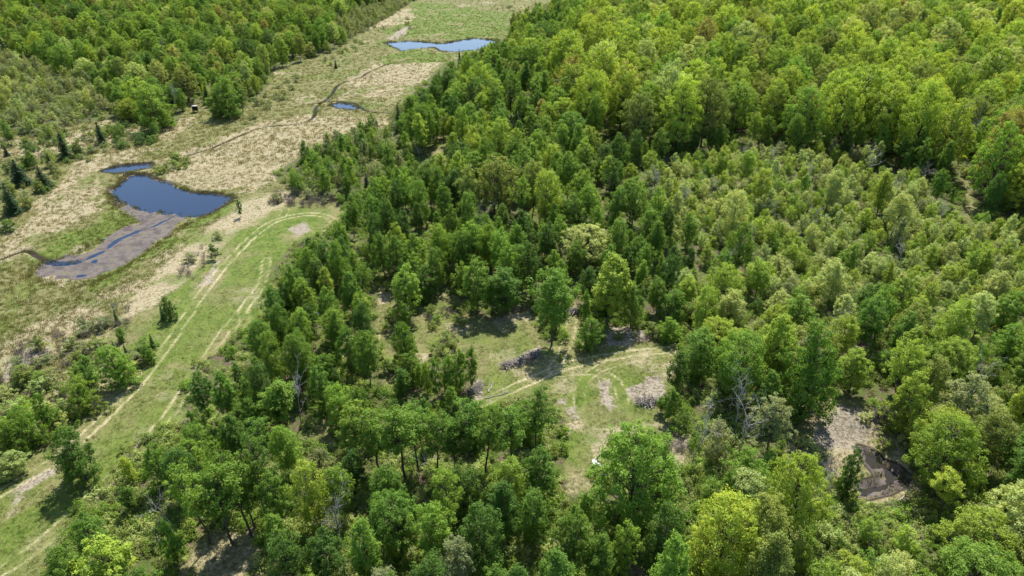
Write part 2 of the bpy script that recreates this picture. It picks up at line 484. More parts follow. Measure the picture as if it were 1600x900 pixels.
def build_ground():
    xs = axis([(-4000, -1000, 750), (-1000, -420, 58), (-420, -135, 3.0), (-135, 75, .42), (75, 140, 1.2), (140, 420, 3.5), (420, 1000, 58), (1000, 4000, 750)])
    ys = axis([(-3000, -200, 700), (-200, 20, 22), (20, 46, 1.0), (46, 112, .38), (112, 212, .52), (212, 300, .7), (300, 460, 1.8), (460, 640, 6), (640, 1000, 60), (1000, 6000, 800)])
    X, Y = np.meshgrid(xs, ys)
    sh = X.shape
    X, Y = X.ravel(), Y.ravel()
    near = (np.abs(X) < 500) & (Y < 700) & (Y > 0)
    Z = np.zeros(X.shape)
    Z[near] = height(X[near], Y[near])
    far = ~near
    Z[far] = np.where((X[far] > 0), 6.0 * sm(X[far], 0, 400) * sm(Y[far], 190, 420), 0)
    idx = np.arange(len(X)).reshape(sh)
    F = np.stack([idx[:-1, :-1], idx[:-1, 1:], idx[1:, 1:], idx[1:, :-1]], -1).reshape(-1, 4)
    me = mesh_from('ground', np.stack([X, Y, Z], -1), [F], [ground_mat()], smooth=True)
    M = {k: np.zeros(X.shape) for k in ('dry', 'lush', 'floor', 'litter', 'track', 'bank', 'mud')}
    M['floor'][:] = 1
    x, y, z = X[near], Y[near], Z[near]
    wx = x + (fnoise(x, y, 11, 81) - .5) * 9 + (fnoise(x, y, 3, 83) - .5) * 3
    wy = y + (fnoise(x, y, 11, 91) - .5) * (9 + np.clip(y - 150, 0, 200) * .12) + (fnoise(x, y, 3, 93) - .5) * 3
    m = {}
    op = sdist(W['marsh'], x, y)
    for c in CLEARW:
        op = np.maximum(op, sdist(c, x, y))
    m['floor'] = sm(op, 1.5, -2.0)
    big = fnoise(x, y, 14, 21)
    d = sm(big, .5, .75) * .55
    for c in DRYW:
        d = np.maximum(d, sm(sdist(c, wx, wy), -4, 3) * .98)
    m['dry'] = d
    l = sm(fnoise(x, y, 9, 31), .56, .72) * .55
    for c in LUSHW:
        l = np.maximum(l, sm(sdist(c, wx, wy), -2.5, 2.5) * .92)
    for c in (TRACKW[0], TRACKW[1]):
        l = np.maximum(l, .62 * sm(seg_dist(c, x, y), 9, 3) * (.5 + .9 * fnoise(x, y, 7, 33)))
    l = np.maximum(l, .60 * sm(sdist(CLEARW[0], x, y), -1, 3) * (.4 + 1.0 * fnoise(x, y, 6, 34)))
    m['lush'] = l
    t = np.zeros(x.shape)
    for c in LITW:
        t = np.maximum(t, sm(sdist(c, x + (wx - x) * .6, y + (wy - y) * .6), -1.2, 1.2) * (.55 + .6 * fnoise(x, y, 2.5, 43)))
    m['litter'] = t * .95
    d = np.maximum(d * (.70 + .62 * fnoise(x, y, 5, 45)), sm(fnoise(x, y, 4.5, 41), .56, .72) * sm(op, -3, 1) * (y < 135) * .95)
    m['dry'] = d
    tr = np.zeros(x.shape)
    for c, s in zip(TRACKW, TRACK_STR):
        dd = seg_dist(c, x, y) + (fnoise(x, y, 3, 51) - .5) * .5
        rut = np.exp(-((dd - .80) / .26) ** 2)
        tr = np.maximum(tr, s * np.maximum(rut * (.34 + .8 * fnoise(x, y, 4.5, 55)), .30 * sm(dd, 2.6, .6)))
    m['track'] = tr
    bk = np.zeros(x.shape)
    for c in CREEKW:
        bk = np.maximum(bk, sm(seg_dist(c, x, y), 1.0, .3))
    for k in ('pondlet', 'farpond', 'slough', 'puddle', 'openw'):
        s = sdist(W[k], x, y)
        bk = np.maximum(bk, sm(np.abs(s), 1.5, .4) * (sdist(W['pond'], x, y) < 1.5) * (.35 + .65 * sm(fnoise(x, y, 5, 61), .35, .55)))
    m['bank'] = bk
    mud = sm(sdist(W['pond'], x, y) + (fnoise(x, y, 7, 71) - .62) * 9, -.8, 1.6)
    mud = np.maximum(mud, sm(sdist(W['puddle'], x, y), -1.4, 0) * .9)
    m['mud'] = mud
    for k in M:
        M[k][near] = m[k]
        a = me.attributes.new(k, 'FLOAT', 'POINT')
        a.data.foreach_set('value', M[k].astype(np.float32))
    link('ground', me, kind='structure')


def water_sheet(name, poly, grow, mat):
    c = poly.mean(0)
    n = len(poly)
    e = np.roll(poly, -1, 0) - np.roll(poly, 1, 0)
    area = np.sum(poly[:, 0] * np.roll(poly[:, 1], -1) - np.roll(poly[:, 0], -1) * poly[:, 1])
    nrm = np.stack([e[:, 1], -e[:, 0]], -1) * (1 if area > 0 else -1)
    nrm /= np.linalg.norm(nrm, axis=1)[:, None] + 1e-9
    p = poly + nrm * grow
    V = np.column_stack([p, np.full(n, WATER_Z)])
    me = bpy.data.meshes.new(name)
    order = list(range(n)) if area > 0 else list(range(n))[::-1]
    me.from_pydata(V.tolist(), [], [order])
    me.materials.append(mat)
    link(name, me, kind='structure')


def creek_sheet(line, mat):
    t = np.gradient(line, axis=0)
    t /= np.linalg.norm(t, axis=1)[:, None] + 1e-9
    nrm = np.stack([-t[:, 1], t[:, 0]], -1)
    V = np.vstack([np.column_stack([line + nrm * .7, np.full(len(line), WATER_Z - .36)]), np.column_stack([line - nrm * .7, np.full(len(line), WATER_Z - .36)])])
    n = len(line)
    i = np.arange(n - 1)
    F = np.stack([i, i + n, i + n + 1, i + 1], -1)
    link('creek', mesh_from('creek', V, [F], [mat]), kind='structure')


build_ground()
M_WATER = water_mat('pond_water', (.006, .015, .036), .06)
for nm, k in (('pond', 'pond'), ('pond', 'pondlet'), ('pond', 'farpond'), ('pond', 'slough'), ('stream', 'puddle')):
    water_sheet(nm, W[k], 1.0, M_WATER if nm == 'pond' else water_mat('stream_water', (.028, .025, .023), .35))
M_CREEK = water_mat('creek_water', (.008, .009, .008), .1)
for c in CREEKW:
    creek_sheet(c, M_CREEK)


# ------------------------------------------------------------------ plant builders
class Tubes:
    def __init__(self):
        self.V, self.F, self.n = [], [], 0

    def add(self, pts, rad, sides=5):
        pts = np.asarray(pts, float)
        k = len(pts)
        t = np.gradient(pts, axis=0)
        t /= np.linalg.norm(t, axis=1)[:, None] + 1e-9
        ref = np.array([0.31, .9, .2]) if abs(t[0][2]) > .8 else np.array([0, 0, 1.0])
        a = np.cross(t, ref)
        a /= np.linalg.norm(a, axis=1)[:, None] + 1e-9
        b = np.cross(t, a)
        ang = np.arange(sides) / sides * 2 * np.pi
        ring = pts[:, None, :] + np.asarray(rad)[:, None, None] * (a[:, None, :] * np.cos(ang)[None, :, None] + b[:, None, :] * np.sin(ang)[None, :, None])
        i = np.arange(k - 1)[:, None] * sides
        j = np.arange(sides)[None, :]
        j2 = (j + 1) % sides
        f = np.stack([i + j, i + j2, i + sides + j2, i + sides + j], -1).reshape(-1, 4) + self.n
        self.V.append(ring.reshape(-1, 3))
        self.F.append(f)
        self.n += k * sides

    def arrays(self):
        return np.vstack(self.V), np.vstack(self.F)


def leaf_quads(rng, P, N, size, aspect=.62, lvc=None):
    n = len(P)
    N = N / (np.linalg.norm(N, axis=1)[:, None] + 1e-9)
    r = rng.normal(size=(n, 3))
    a = np.cross(N, r)
    a /= np.linalg.norm(a, axis=1)[:, None] + 1e-9
    b = np.cross(N, a)
    s = (size * rng.uniform(.65, 1.35, n))[:, None]
    a, b = a * s * .5, b * s * .5 * aspect
    fold = N * s * .10
    V = np.stack([P - a, P - b * 1.0 + fold, P + a, P + b * 1.0 + fold], 1).reshape(-1, 3)
    F = np.arange(n * 4).reshape(-1, 4)
    lv = np.repeat(np.clip(lvc if lvc is not None else rng.uniform(0, 1, n), 0, 1), 4)
    return V, F, lv


ENV = {
    'egg': lambda t: np.sin(np.pi * np.clip(.12 + .86 * t, 0, 1) ** 1.12) ** .6,
    'oval': lambda t: np.sin(np.pi * (.10 + .87 * t) ** .85) ** .75,
    'dome': lambda t: np.sqrt(np.clip(1 - ((t - .32) / .69) ** 2, 0, 1)),
    'column': lambda t: np.sin(np.pi * (.16 + .82 * t)) ** .6,
    'bush': lambda t: np.sqrt(np.clip(1 - (t * .98) ** 2, 0, 1)) * .9 + .1,
    'spire': lambda t: np.clip(1.02 - t, 0, 1) ** .85,
}


def build_tree(seed, h, rad, env, base, nclump, nleaf, lsize, csize, trunk_r, branches=.4, lobes=.3, multi=1, flat=.7, outer=.45, upb=.8):
    """returns (trunk arrays, leaf arrays); crown from base*h to h"""
    rng = np.random.RandomState(seed)
    tb = Tubes()
    ph = rng.uniform(0, 6.28, 6)
    am = rng.uniform(.4, 1, 6)

    def lobe(a, t):
        return 1 + lobes * (am[0] * np.sin(2 * a + ph[0] + 2 * t) + am[1] * np.sin(3 * a + ph[1] - 3 * t) + am[2] * np.sin(5 * a + ph[2] + 6 * t)) / 1.6
    lean = rng.normal(0, .02, 2) * h
    stems = []
    for s in range(multi):
        off = rng.normal(0, .12 * rad, 2) if multi > 1 else np.zeros(2)
        spread = rng.normal(0, .28 * rad, 2) if multi > 1 else lean
        k = 7
        tt = np.linspace(0, 1, k)
        wob = np.cumsum(rng.normal(0, .012 * h, (k, 2)), 0)
        wob[0] = 0
        pts = np.column_stack([off[0] + spread[0] * tt + wob[:, 0], off[1] + spread[1] * tt + wob[:, 1], -.25 + tt * (h * .93 + .25)])
        tb.add(pts, trunk_r * (1 - .93 * tt ** .9) * (1 if multi == 1 else .6) + .012, 6)
        stems.append(pts)
    # clump centres
    tt = np.linspace(.0, 1, 60)
    w = ENV[env](tt) ** 1.4 + .06
    t = rng.choice(tt, nclump, p=w / w.sum()) + rng.uniform(-.01, .01, nclump)
    t = np.clip(t, .01, .99)
    ang = rng.uniform(0, 6.28, nclump) + np.arange(nclump) * 2.4
    rr = rng.uniform(0, 1, nclump) ** outer
    r = rad * ENV[env](t) * lobe(ang, t) * rr
    z = h * (base + (1 - base) * t)
    axis_x = np.interp(z, stems[0][:, 2], stems[0][:, 0])
    axis_y = np.interp(z, stems[0][:, 2], stems[0][:, 1])
    C = np.column_stack([axis_x + r * np.cos(ang), axis_y + r * np.sin(ang), z + (rng.normal(0, .2, nclump))])
    cr = csize * rng.uniform(.65, 1.35, nclump)
    for i in range(nclump):
        if rng.rand() < branches:
            st = stems[rng.randint(len(stems))]
            zb = max(h * base * .8, C[i, 2] - (.35 + .5 * rng.rand()) * r[i] - .2)
            zb = min(zb, h * .9)
            p0 = np.array([np.interp(zb, st[:, 2], st[:, 0]), np.interp(zb, st[:, 2], st[:, 1]), zb])
            p1 = C[i]
            mid = (p0 + p1) / 2 + np.array([0, 0, .12 * np.linalg.norm(p1 - p0)]) * rng.uniform(-.3, 1) + rng.normal(0, .08, 3)
            L = np.linalg.norm(p1 - p0)
            r0 = min(trunk_r * .45, .02 + .018 * L)
            tb.add([p0, mid, p1], [r0, r0 * .6, .012], 4)
    # leaves
    n = nclump * nleaf
    ci = np.repeat(np.arange(nclump), nleaf)
    d = rng.normal(size=(n, 3))
    d /= np.linalg.norm(d, axis=1)[:, None]
    q = rng.uniform(0, 1, n) ** .42
    P = C[ci] + d * (q * cr[ci])[:, None] * np.array([1, 1, flat])
    out = d * .8 + np.column_stack([np.cos(ang[ci]), np.sin(ang[ci]), np.zeros(n)]) * .35 * rr[ci][:, None] + rng.normal(0, .55, (n, 3)) + np.array([0, 0, upb])
    cl = rng.uniform(.2, .8, nclump)
    lv = cl[ci] + rng.normal(0, .16, n)
    return tb.arrays(), leaf_quads(rng, P, out, lsize, lvc=lv)


def build_spruce(seed, h, rad, lsize=.3):
    rng = np.random.RandomState(seed)
    tb = Tubes()
    k = 6
    tt = np.linspace(0, 1, k)
    tb.add(np.column_stack([np.zeros(k), np.zeros(k), -.2 + tt * (h + .1)]), .02 * h * (1 - .93 * tt) + .01, 6)
    P, N, LV = [], [], []
    z = h * .06
    while z < h * .985:
        t = z / h
        L = rad * (1.03 - t) ** .85
        nb = max(4, int(8 * (1.1 - t) + 2))
        a0 = rng.uniform(0, 6.28)
        for b in range(nb):
            a = a0 + b * 6.28 / nb + rng.normal(0, .15)
            l = L * rng.uniform(.7, 1.15)
            dr = np.array([math.cos(a), math.sin(a), 0])
            side = np.array([-dr[1], dr[0], 0])
            if rng.rand() < .5:
                tb.add([[0, 0, z], dr * l * .5 + [0, 0, z - .06 * l], dr * l + [0, 0, z - .2 * l]], [.03, .02, .008], 3)
            m = max(7, int(l * 26))
            s = rng.uniform(0, 1, m) ** .75
            pos = dr * (s * l)[:, None] + side * (rng.normal(0, .20, m) * l * (.25 + .6 * s) * .9)[:, None]
            pos[:, 2] += z - .25 * l * s ** 1.5 + rng.normal(0, .07, m)
            P.append(pos)
            N.append(rng.normal(0, .4, (m, 3)) + [0, 0, .8] + dr * .3)
            LV.append(np.clip(rng.normal(.4, .22, m) + .25 * (s - .5), 0, 1))
        z += h * .033 * rng.uniform(.8, 1.25) + .05
    P, N, LV = np.vstack(P), np.vstack(N), np.concatenate(LV)
    return tb.arrays(), leaf_quads(rng, P, N, lsize, .5, LV)


def build_bare(seed, h, spread, depth=4, trunk_r=.12, stems=1):
    """returns trunk arrays, branch arrays"""
    rng = np.random.RandomState(seed)
    tr, br = Tubes(), Tubes()

    def grow(p, d, L, r, lev, tube):
        k = 4
        pts = [p]
        for i in range(k - 1):
            d = d + rng.normal(0, .13, 3) + np.array([0, 0, .05])
            d /= np.linalg.norm(d)
            pts.append(pts[-1] + d * L / (k - 1))
        tube.add(pts, np.linspace(r, r * .45, k), 5 if lev == 0 else 3)
        if lev >= depth:
            return
        nb = rng.randint(3, 6) if lev else rng.randint(6, 10)
        for _ in range(nb):
            s = rng.uniform(.3 if lev else .35, 1)
            i = min(int(s * (k - 1)), k - 2)
            f = s * (k - 1) - i
            q = pts[i] * (1 - f) + pts[i + 1] * f
            nd_ = d * .7 + rng.normal(0, spread, 3) + np.array([0, 0, .15])
            nd_ /= np.linalg.norm(nd_)
            grow(q, nd_, L * rng.uniform(.32, .55), max(r * (1 - .6 * s) * .6, .011), lev + 1, br)
    for s in range(stems):
        d = np.array([0, 0, 1.0]) + (rng.normal(0, .28, 3) if stems > 1 else rng.normal(0, .05, 3))
        d /= np.linalg.norm(d)
        grow(np.array([rng.normal(0, .15) * (stems > 1), rng.normal(0, .15) * (stems > 1), -.2]), d, h * .8, trunk_r, 0, tr)
    return tr.arrays(), br.arrays()


class Proto:
    """one variant of a plant: a trunk mesh, a crown mesh and a joined one for the far wood"""

    def __init__(self, kind, i, tr, lf, m_tr, m_lf, h, rad):
        self.h, self.rad = h, rad
        self.trunk = mesh_from(kind + '_trunk', tr[0], [tr[1]], [m_tr], smooth=True)
        lv = lf[2] if len(lf) > 2 else None
        self.crown = mesh_from(kind + '_crown', lf[0], [lf[1]], [m_lf], lv=lv)
        self.arr = (kind, tr, lf, m_tr, m_lf)

    def joined(self):
        kind, tr, lf, m_tr, m_lf = self.arr
        n = len(tr[0])
        lv = np.concatenate([np.zeros(n), lf[2] if len(lf) > 2 else np.zeros(len(lf[0]))])
        return mesh_from(kind, np.vstack([tr[0], lf[0]]), [tr[1], lf[1] + n], [m_tr, m_lf],
                         np.concatenate([np.zeros(len(tr[1])), np.ones(len(lf[1]))]), lv)


PROTO = {}


def protos(kind, n, fn, m_tr, m_lf):
    PROTO[kind] = [Proto(kind, i, *fn(i), m_tr, m_lf, *DIM[kind]) for i in range(n)]


DIM = dict(aspen=(13, 2.5), maple=(14, 4.3), pole=(8, 1.3), round_tree=(9, 2.9), sapling=(5.5, 1.6), spruce=(9, 2.0), bare=(9, 2.4), shrub=(2.6, 1.6), brush=(1.8, 1.2), tall=(13, 2.6))
VR = random.Random(4)


def vary(a, b):
    return a + (b - a) * VR.random()


def aspen_form(i):
    return build_tree(100 + i, 13, 2.5 * vary(.8, 1.12), VR.choice(['oval', 'egg', 'egg', 'dome']), vary(.10, .36), int(vary(170, 240)), 52, .245, vary(.42, .60), .15, .35, vary(.25, .55), flat=vary(.9, 1.5), outer=vary(.33, .5))


def tall_form(i):
    return build_tree(150 + i, 13, 2.6, VR.choice(['dome', 'egg']), vary(.40, .54), int(vary(90, 135)), 54, .245, .55, .17, .85, vary(.35, .6), outer=.42)


def maple_form(i):
    return build_tree(200 + i, 14, 4.3 * vary(.88, 1.1), VR.choice(['dome', 'dome', 'egg']), vary(.16, .32), int(vary(300, 380)), 52, .27, vary(.55, .72), .24, .3, vary(.22, .5), outer=vary(.28, .38), flat=vary(.65, .95))


protos('aspen', 9, aspen_form, M_BARK, M_LEAF)
protos('tall', 5, tall_form, M_BARK, M_LEAF)
protos('maple', 8, maple_form, M_BARK, M_LEAF)
protos('pole', 4, lambda i: build_tree(300 + i, 8, 1.3, 'column', .14, 105, 40, .215, .36, .08, .4, .35, flat=1.4), M_BARK, M_LEAF)
protos('round_tree', 4, lambda i: build_tree(400 + i, 9, 2.9, 'dome', .06, 220, 48, .24, .52, .17, .35, .4), M_BARK, M_LEAF)
protos('sapling', 5, lambda i: build_tree(500 + i, 5.5, 1.6, 'egg', .08, 90, 34, .21, .36, .045, .7, .4, multi=2, flat=1.5), M_TWIG, M_LEAF)
protos('spruce', 3, lambda i: build_spruce(600 + i, 9, 2.0), M_BARK, M_NEEDLE)
protos('bare', 4, lambda i: build_bare(700 + i, 9, .55, 3, .13), M_PALEBARK, M_BLEACH)
protos('shrub', 4, lambda i: build_tree(800 + i, 2.6, 1.6, 'bush', .04, 34, 40, .22, .42, .05, .7, .4, multi=4), M_TWIG, M_LEAF)
protos('brush', 3, lambda i: build_bare(900 + i, 1.9, .5, 2, .022, 9), M_TWIG, M_BROWNTWIG)

# ------------------------------------------------------------------ placing plants
G = lambda r, g, b: (r, g, b)
TINT = {
    'deep green': G(.100, .185, .038), 'mid green': G(.150, .258, .044), 'fresh green': G(.215, .335, .056),
    'yellow-green': G(.300, .398, .066), 'lime green': G(.365, .462, .078), 'olive green': G(.240, .298, .082),
    'pale green': G(.400, .468, .190), 'grey-green': G(.270, .310, .165), 'dark spruce green': G(.036, .072, .026),
    'bronze-tipped green': G(.350, .335, .110),
}
NAMES = dict(aspen='aspen_tree', tall='aspen_tree', maple='maple_tree', pole='young_aspen', round_tree='round_tree', sapling='sapling', spruce='spruce_tree', bare='bare_tree', shrub='shrub', brush='bare_shrub')
CATS = dict(aspen='aspen tree', tall='aspen tree', maple='maple tree', pole='young aspen', round_tree='round tree', sapling='sapling', spruce='spruce tree', bare='bare tree', shrub='shrub', brush='bare shrub')
LOOK = dict(aspen='oval aspen', tall='bare-trunked aspen', maple='domed maple', pole='slender young aspen', round_tree='round bushy tree',
            sapling='thin sapling', spruce='spire-shaped spruce', bare='leafless bare tree', shrub='low leafy shrub', brush='leafless twiggy bush')
rnd = random.Random(11)
PLACED = []          # (x, y, kind, variant, scale xy, scale z, rot, tint, tintname, label)


def tint_of(name, rng=rnd):
    r, g, b = TINT[name]
    k = rng.uniform(.86, 1.14)
    w = rng.uniform(.93, 1.07)
    return (r * k * w, g * k, b * k / w)


def tree_px(kind, bx, by, ty, wpx, tint, label=None):
    x, y = ground(bx, by)
    lo, hi = 0.3, 30.0
    for _ in range(30):
        mid = (lo + hi) / 2
        if project(x, y, mid)[1] > ty:
            lo = mid
        else:
            hi = mid
    h = lo
    depth = project(x, y, h * .55)[2]
    x = (bx - 800) / FPX * depth
    rad = wpx / 2 * depth / FPX
    H, RD = DIM[kind]
    PLACED.append((float(x), float(y), kind, rnd.randrange(len(PROTO[kind])), rad / RD / 1.08, h / H / 1.02, rnd.uniform(0, 6.28), tint_of(tint), tint, label))


HAND = [
    ('round_tree', 116, 748, 660, 70, 'deep green', 'lone dark green round tree casting shadow beside the meadow wheel track'),
    ('round_tree', 178, 606, 541, 54, 'fresh green', 'large bright round tree among brush on the marsh side of the track'),
    ('pole', 136, 606, 556, 26, 'mid green', 'slim dark tree touching the large bright round tree by the track'),
    ('round_tree', 122, 644, 588, 40, 'fresh green', 'small bright round tree at the low end of the trackside brush'),
    ('round_tree', 230, 566, 538, 22, 'mid green', 'small green bush-like tree at the edge of the meadow track'),
    ('spruce', 180, 507, 481, 11, 'deep green', 'tiny dark conifer standing alone on the marsh margin'),
    ('round_tree', 187, 534, 512, 15, 'mid green', 'small round green bush on the marsh margin below the tiny conifer'),
    ('spruce', 236, 542, 521, 13, 'deep green', 'small dark conifer bush beside the meadow track'),
    ('spruce', 177, 548, 532, 10, 'deep green', None), ('spruce', 195, 556, 536, 9, 'deep green', None),
    ('round_tree', 261, 500, 462, 22, 'deep green', 'dark upright bushy pine standing alone above its shadow in the meadow'),
    ('spruce', 252, 499, 474, 12, 'deep green', 'little conifer leaning on the upright bushy pine'),
    ('tall', 334, 404, 381, 17, 'deep green', 'little lollipop-shaped tree on a bare stem in the dry grass'),
    ('pole', 373, 340, 311, 9, 'deep green', 'single thin dark tree on the bank at the tip of the pond'),
    ('round_tree', 66, 672, 612, 28, 'mid green', None), ('round_tree', 36, 694, 632, 42, 'fresh green', None), ('round_tree', 10, 715, 655, 44, 'mid green', None),
    ('round_tree', -12, 700, 640, 50, 'fresh green', None), ('round_tree', 30, 600, 572, 34, 'olive green', None), ('round_tree', 60, 602, 580, 22, 'fresh green', None),
    ('round_tree', 14, 740, 706, 44, 'pale green', None), ('shrub', 200, 590, 566, 26, 'pale green', None), ('round_tree', 212, 572, 552, 30, 'grey-green', None),
    ('shrub', 152, 640, 618, 34, 'olive green', None), ('round_tree', 98, 650, 622, 30, 'pale green', None), ('shrub', 70, 690, 664, 26, 'fresh green', None),
    ('round_tree', -60, 790, 690, 70, 'mid green', None), ('round_tree', -90, 720, 640, 60, 'mid green', None),
    ('spruce', 96, 248, 202, 24, 'dark spruce green', 'tall pointed dark spruce at the open end of the marsh spruce clump'),
    ('spruce', 154, 224, 189, 19, 'dark spruce green', 'dark spruce standing apart on the grass near the sandy path'),
    ('spruce', 44, 258, 226, 18, 'dark spruce green', None), ('spruce', 26, 289, 248, 38, 'dark spruce green', None), ('spruce', 63, 295, 258, 32, 'dark spruce green', None),
    ('spruce', 12, 334, 284, 32, 'dark spruce green', None), ('spruce', 8, 244, 226, 12, 'dark spruce green', None), ('spruce', 76, 262, 240, 15, 'dark spruce green', None),
    ('spruce', 180, 221, 206, 9, 'dark spruce green', None), ('shrub', 220, 225, 207, 24, 'deep green', 'dark low bush on the grass below the paired trees near the blind'),
    ('round_tree', 350, 184, 119, 50, 'mid green', 'big dense dark tree with black shadow beside the hunting blind'),
    ('round_tree', 236, 203, 127, 58, 'fresh green', 'big bright tree standing next to the white leafless tree'),
    ('round_tree', 254, 196, 168, 28, 'olive green', None),
    ('bare', 270, 178, 130, 16, 'deep green', 'white leafless tree between the blind and a big bright tree'),
    ('spruce', 524, 107, 91, 7, 'dark spruce green', 'tiny solitary dark conifer in the middle of the marsh'),
    ('spruce', 718, 108, 76, 11, 'dark spruce green', 'dark spire of a spruce rising by the near shore of the far pond'),
    ('spruce', 622, 206, 162, 16, 'dark spruce green', 'dark narrow conifer at the wood corner facing the marsh slough'),
    ('spruce', 573, 305, 270, 22, 'dark spruce green', 'dark blue-green spruce among pale brush behind the turning loop'),
    ('aspen', 864, 546, 428, 66, 'mid green', 'full tall aspen standing in the clearing above its dark shadow'),
    ('round_tree', 921, 552, 502, 40, 'mid green', 'small bushy tree beside the path entering the clearing'),
    ('aspen', 952, 520, 408, 70, 'yellow-green', 'yellowish round-topped tree in the row behind the clearing'),
    ('aspen', 784, 500, 428, 56, 'mid green', 'leafy aspen overhanging the top of the clearing'),
    ('aspen', 744, 492, 404, 48, 'mid green', 'taller dark aspen next to the overhanging aspen at the clearing'),
    ('aspen', 638, 498, 412, 46, 'fresh green', 'bright aspen at the head of the narrow footpath'),
    ('round_tree', 632, 575, 506, 40, 'mid green', 'rounded dark tree beside the narrow footpath'),
    ('pole', 627, 622, 578, 24, 'mid green', 'small slim tree at the low end of the narrow footpath'),
    ('pole', 666, 622, 566, 20, 'fresh green', None), ('pole', 683, 624, 560, 18, 'mid green', None), ('pole', 702, 620, 556, 22, 'fresh green', None),
    ('pole', 718, 618, 550, 24, 'fresh green', None), ('pole', 734, 610, 540, 20, 'mid green', None), ('pole', 655, 612, 570, 15, 'fresh green', None), ('pole', 693, 616, 566, 16, 'fresh green', None),
    ('round_tree', 1044, 540, 503, 36, 'fresh green', 'small pale rounded tree at the far end of the clearing wheel tracks'),
    ('pole', 1060, 625, 560, 30, 'deep green', 'dark slender tree at the exit of the clearing tracks'),
    ('pole', 1046, 668, 618, 24, 'mid green', None), ('aspen', 1086, 600, 522, 50, 'mid green', None), ('pole', 1034, 655, 628, 18, 'mid green', None),
    ('round_tree', 1262, 662, 508, 86, 'mid green', 'massive bushy tree with its foot in the litter glade'),
    ('round_tree', 1330, 786, 704, 34, 'deep green', 'lone dark upright tree standing beside the stream puddle'),
    ('maple', 1248, 850, 722, 84, 'yellow-green', 'broad yellow-green maple between the stream puddle and the lime maple'),
    ('maple', 990, 826, 680, 128, 'fresh green', 'huge bright green maple at the low end of the clearing'),
    ('maple', 1128, 905, 784, 104, 'lime green', 'vivid lime-green maple in the lowest belt of wood'),
    ('aspen', 430, 668, 592, 66, 'fresh green', 'bright-topped aspen next to the grey leafless snag'),
    ('aspen', 165, 930, 838, 80, 'yellow-green', 'bright yellow-green aspen at the meadow corner of the wood'),
    ('tall', 628, 752, 636, 76, 'mid green', None), ('tall', 648, 738, 640, 60, 'mid green', None), ('tall', 585, 735, 632, 66, 'mid green', None), ('tall', 680, 742, 640, 56, 'mid green', None),
    ('tall', 735, 738, 632, 62, 'mid green', None), ('tall', 760, 750, 640, 60, 'mid green', None), ('tall', 800, 745, 645, 60, 'mid green', None), ('tall', 838, 728, 620, 62, 'mid green', 'airy dark-limbed tree overlooking the dirt patches of the clearing'),
    ('tall', 555, 728, 630, 60, 'fresh green', None), ('tall', 708, 750, 668, 50, 'mid green', None),
    ('tall', 344, 852, 722, 76, 'mid green', None), ('tall', 374, 838, 706, 70, 'mid green', None), ('tall', 398, 815, 690, 62, 'deep green', None), ('tall', 306, 850, 724, 64, 'fresh green', None),
    ('tall', 384, 826, 728, 50, 'mid green', None),
    ('bare', 527, 862, 766, 56, 'deep green', 'brown leafless tree among the leafy aspens of the lowest belt'),
    ('bare', 462, 668, 578, 44, 'deep green', 'grey leafless snag on the edge of the track-side stand'),
    ('bare', 1160, 722, 640, 54, 'deep green', 'pale leafless tree with spreading limbs by the litter glade'),
    ('bare', 1086, 742, 640, 44, 'deep green', 'thin leafless tree on a dark stem above the brush patch'),
    ('bare', 1298, 800, 728, 44, 'deep green', 'hazy grey leafless tree between the maple and the lone dark tree'),
    ('bare', 880, 420, 376, 26, 'deep green', 'small whitish leafless tree in the wood behind the clearing'),
    ('bare', 652, 742, 705, 40, 'deep green', None), ('bare', 640, 352, 330, 22, 'deep green', None), ('bare', 567, 352, 336, 18, 'deep green', None),
    ('bare', 655, 252, 228, 14, 'deep green', None), ('bare', 917, 430, 405, 26, 'deep green', None), ('bare', 1108, 655, 625, 40, 'deep green', None),
    ('maple', 925, 420, 358, 74, 'pale green', 'pale-leaved spreading tree in the wood straight behind the clearing'),
    ('maple', 1155, 440, 356, 44, 'mid green', 'dark upright tree rising over the pale sapling growth'),
]
for hh in HAND:
    tree_px(*hh)

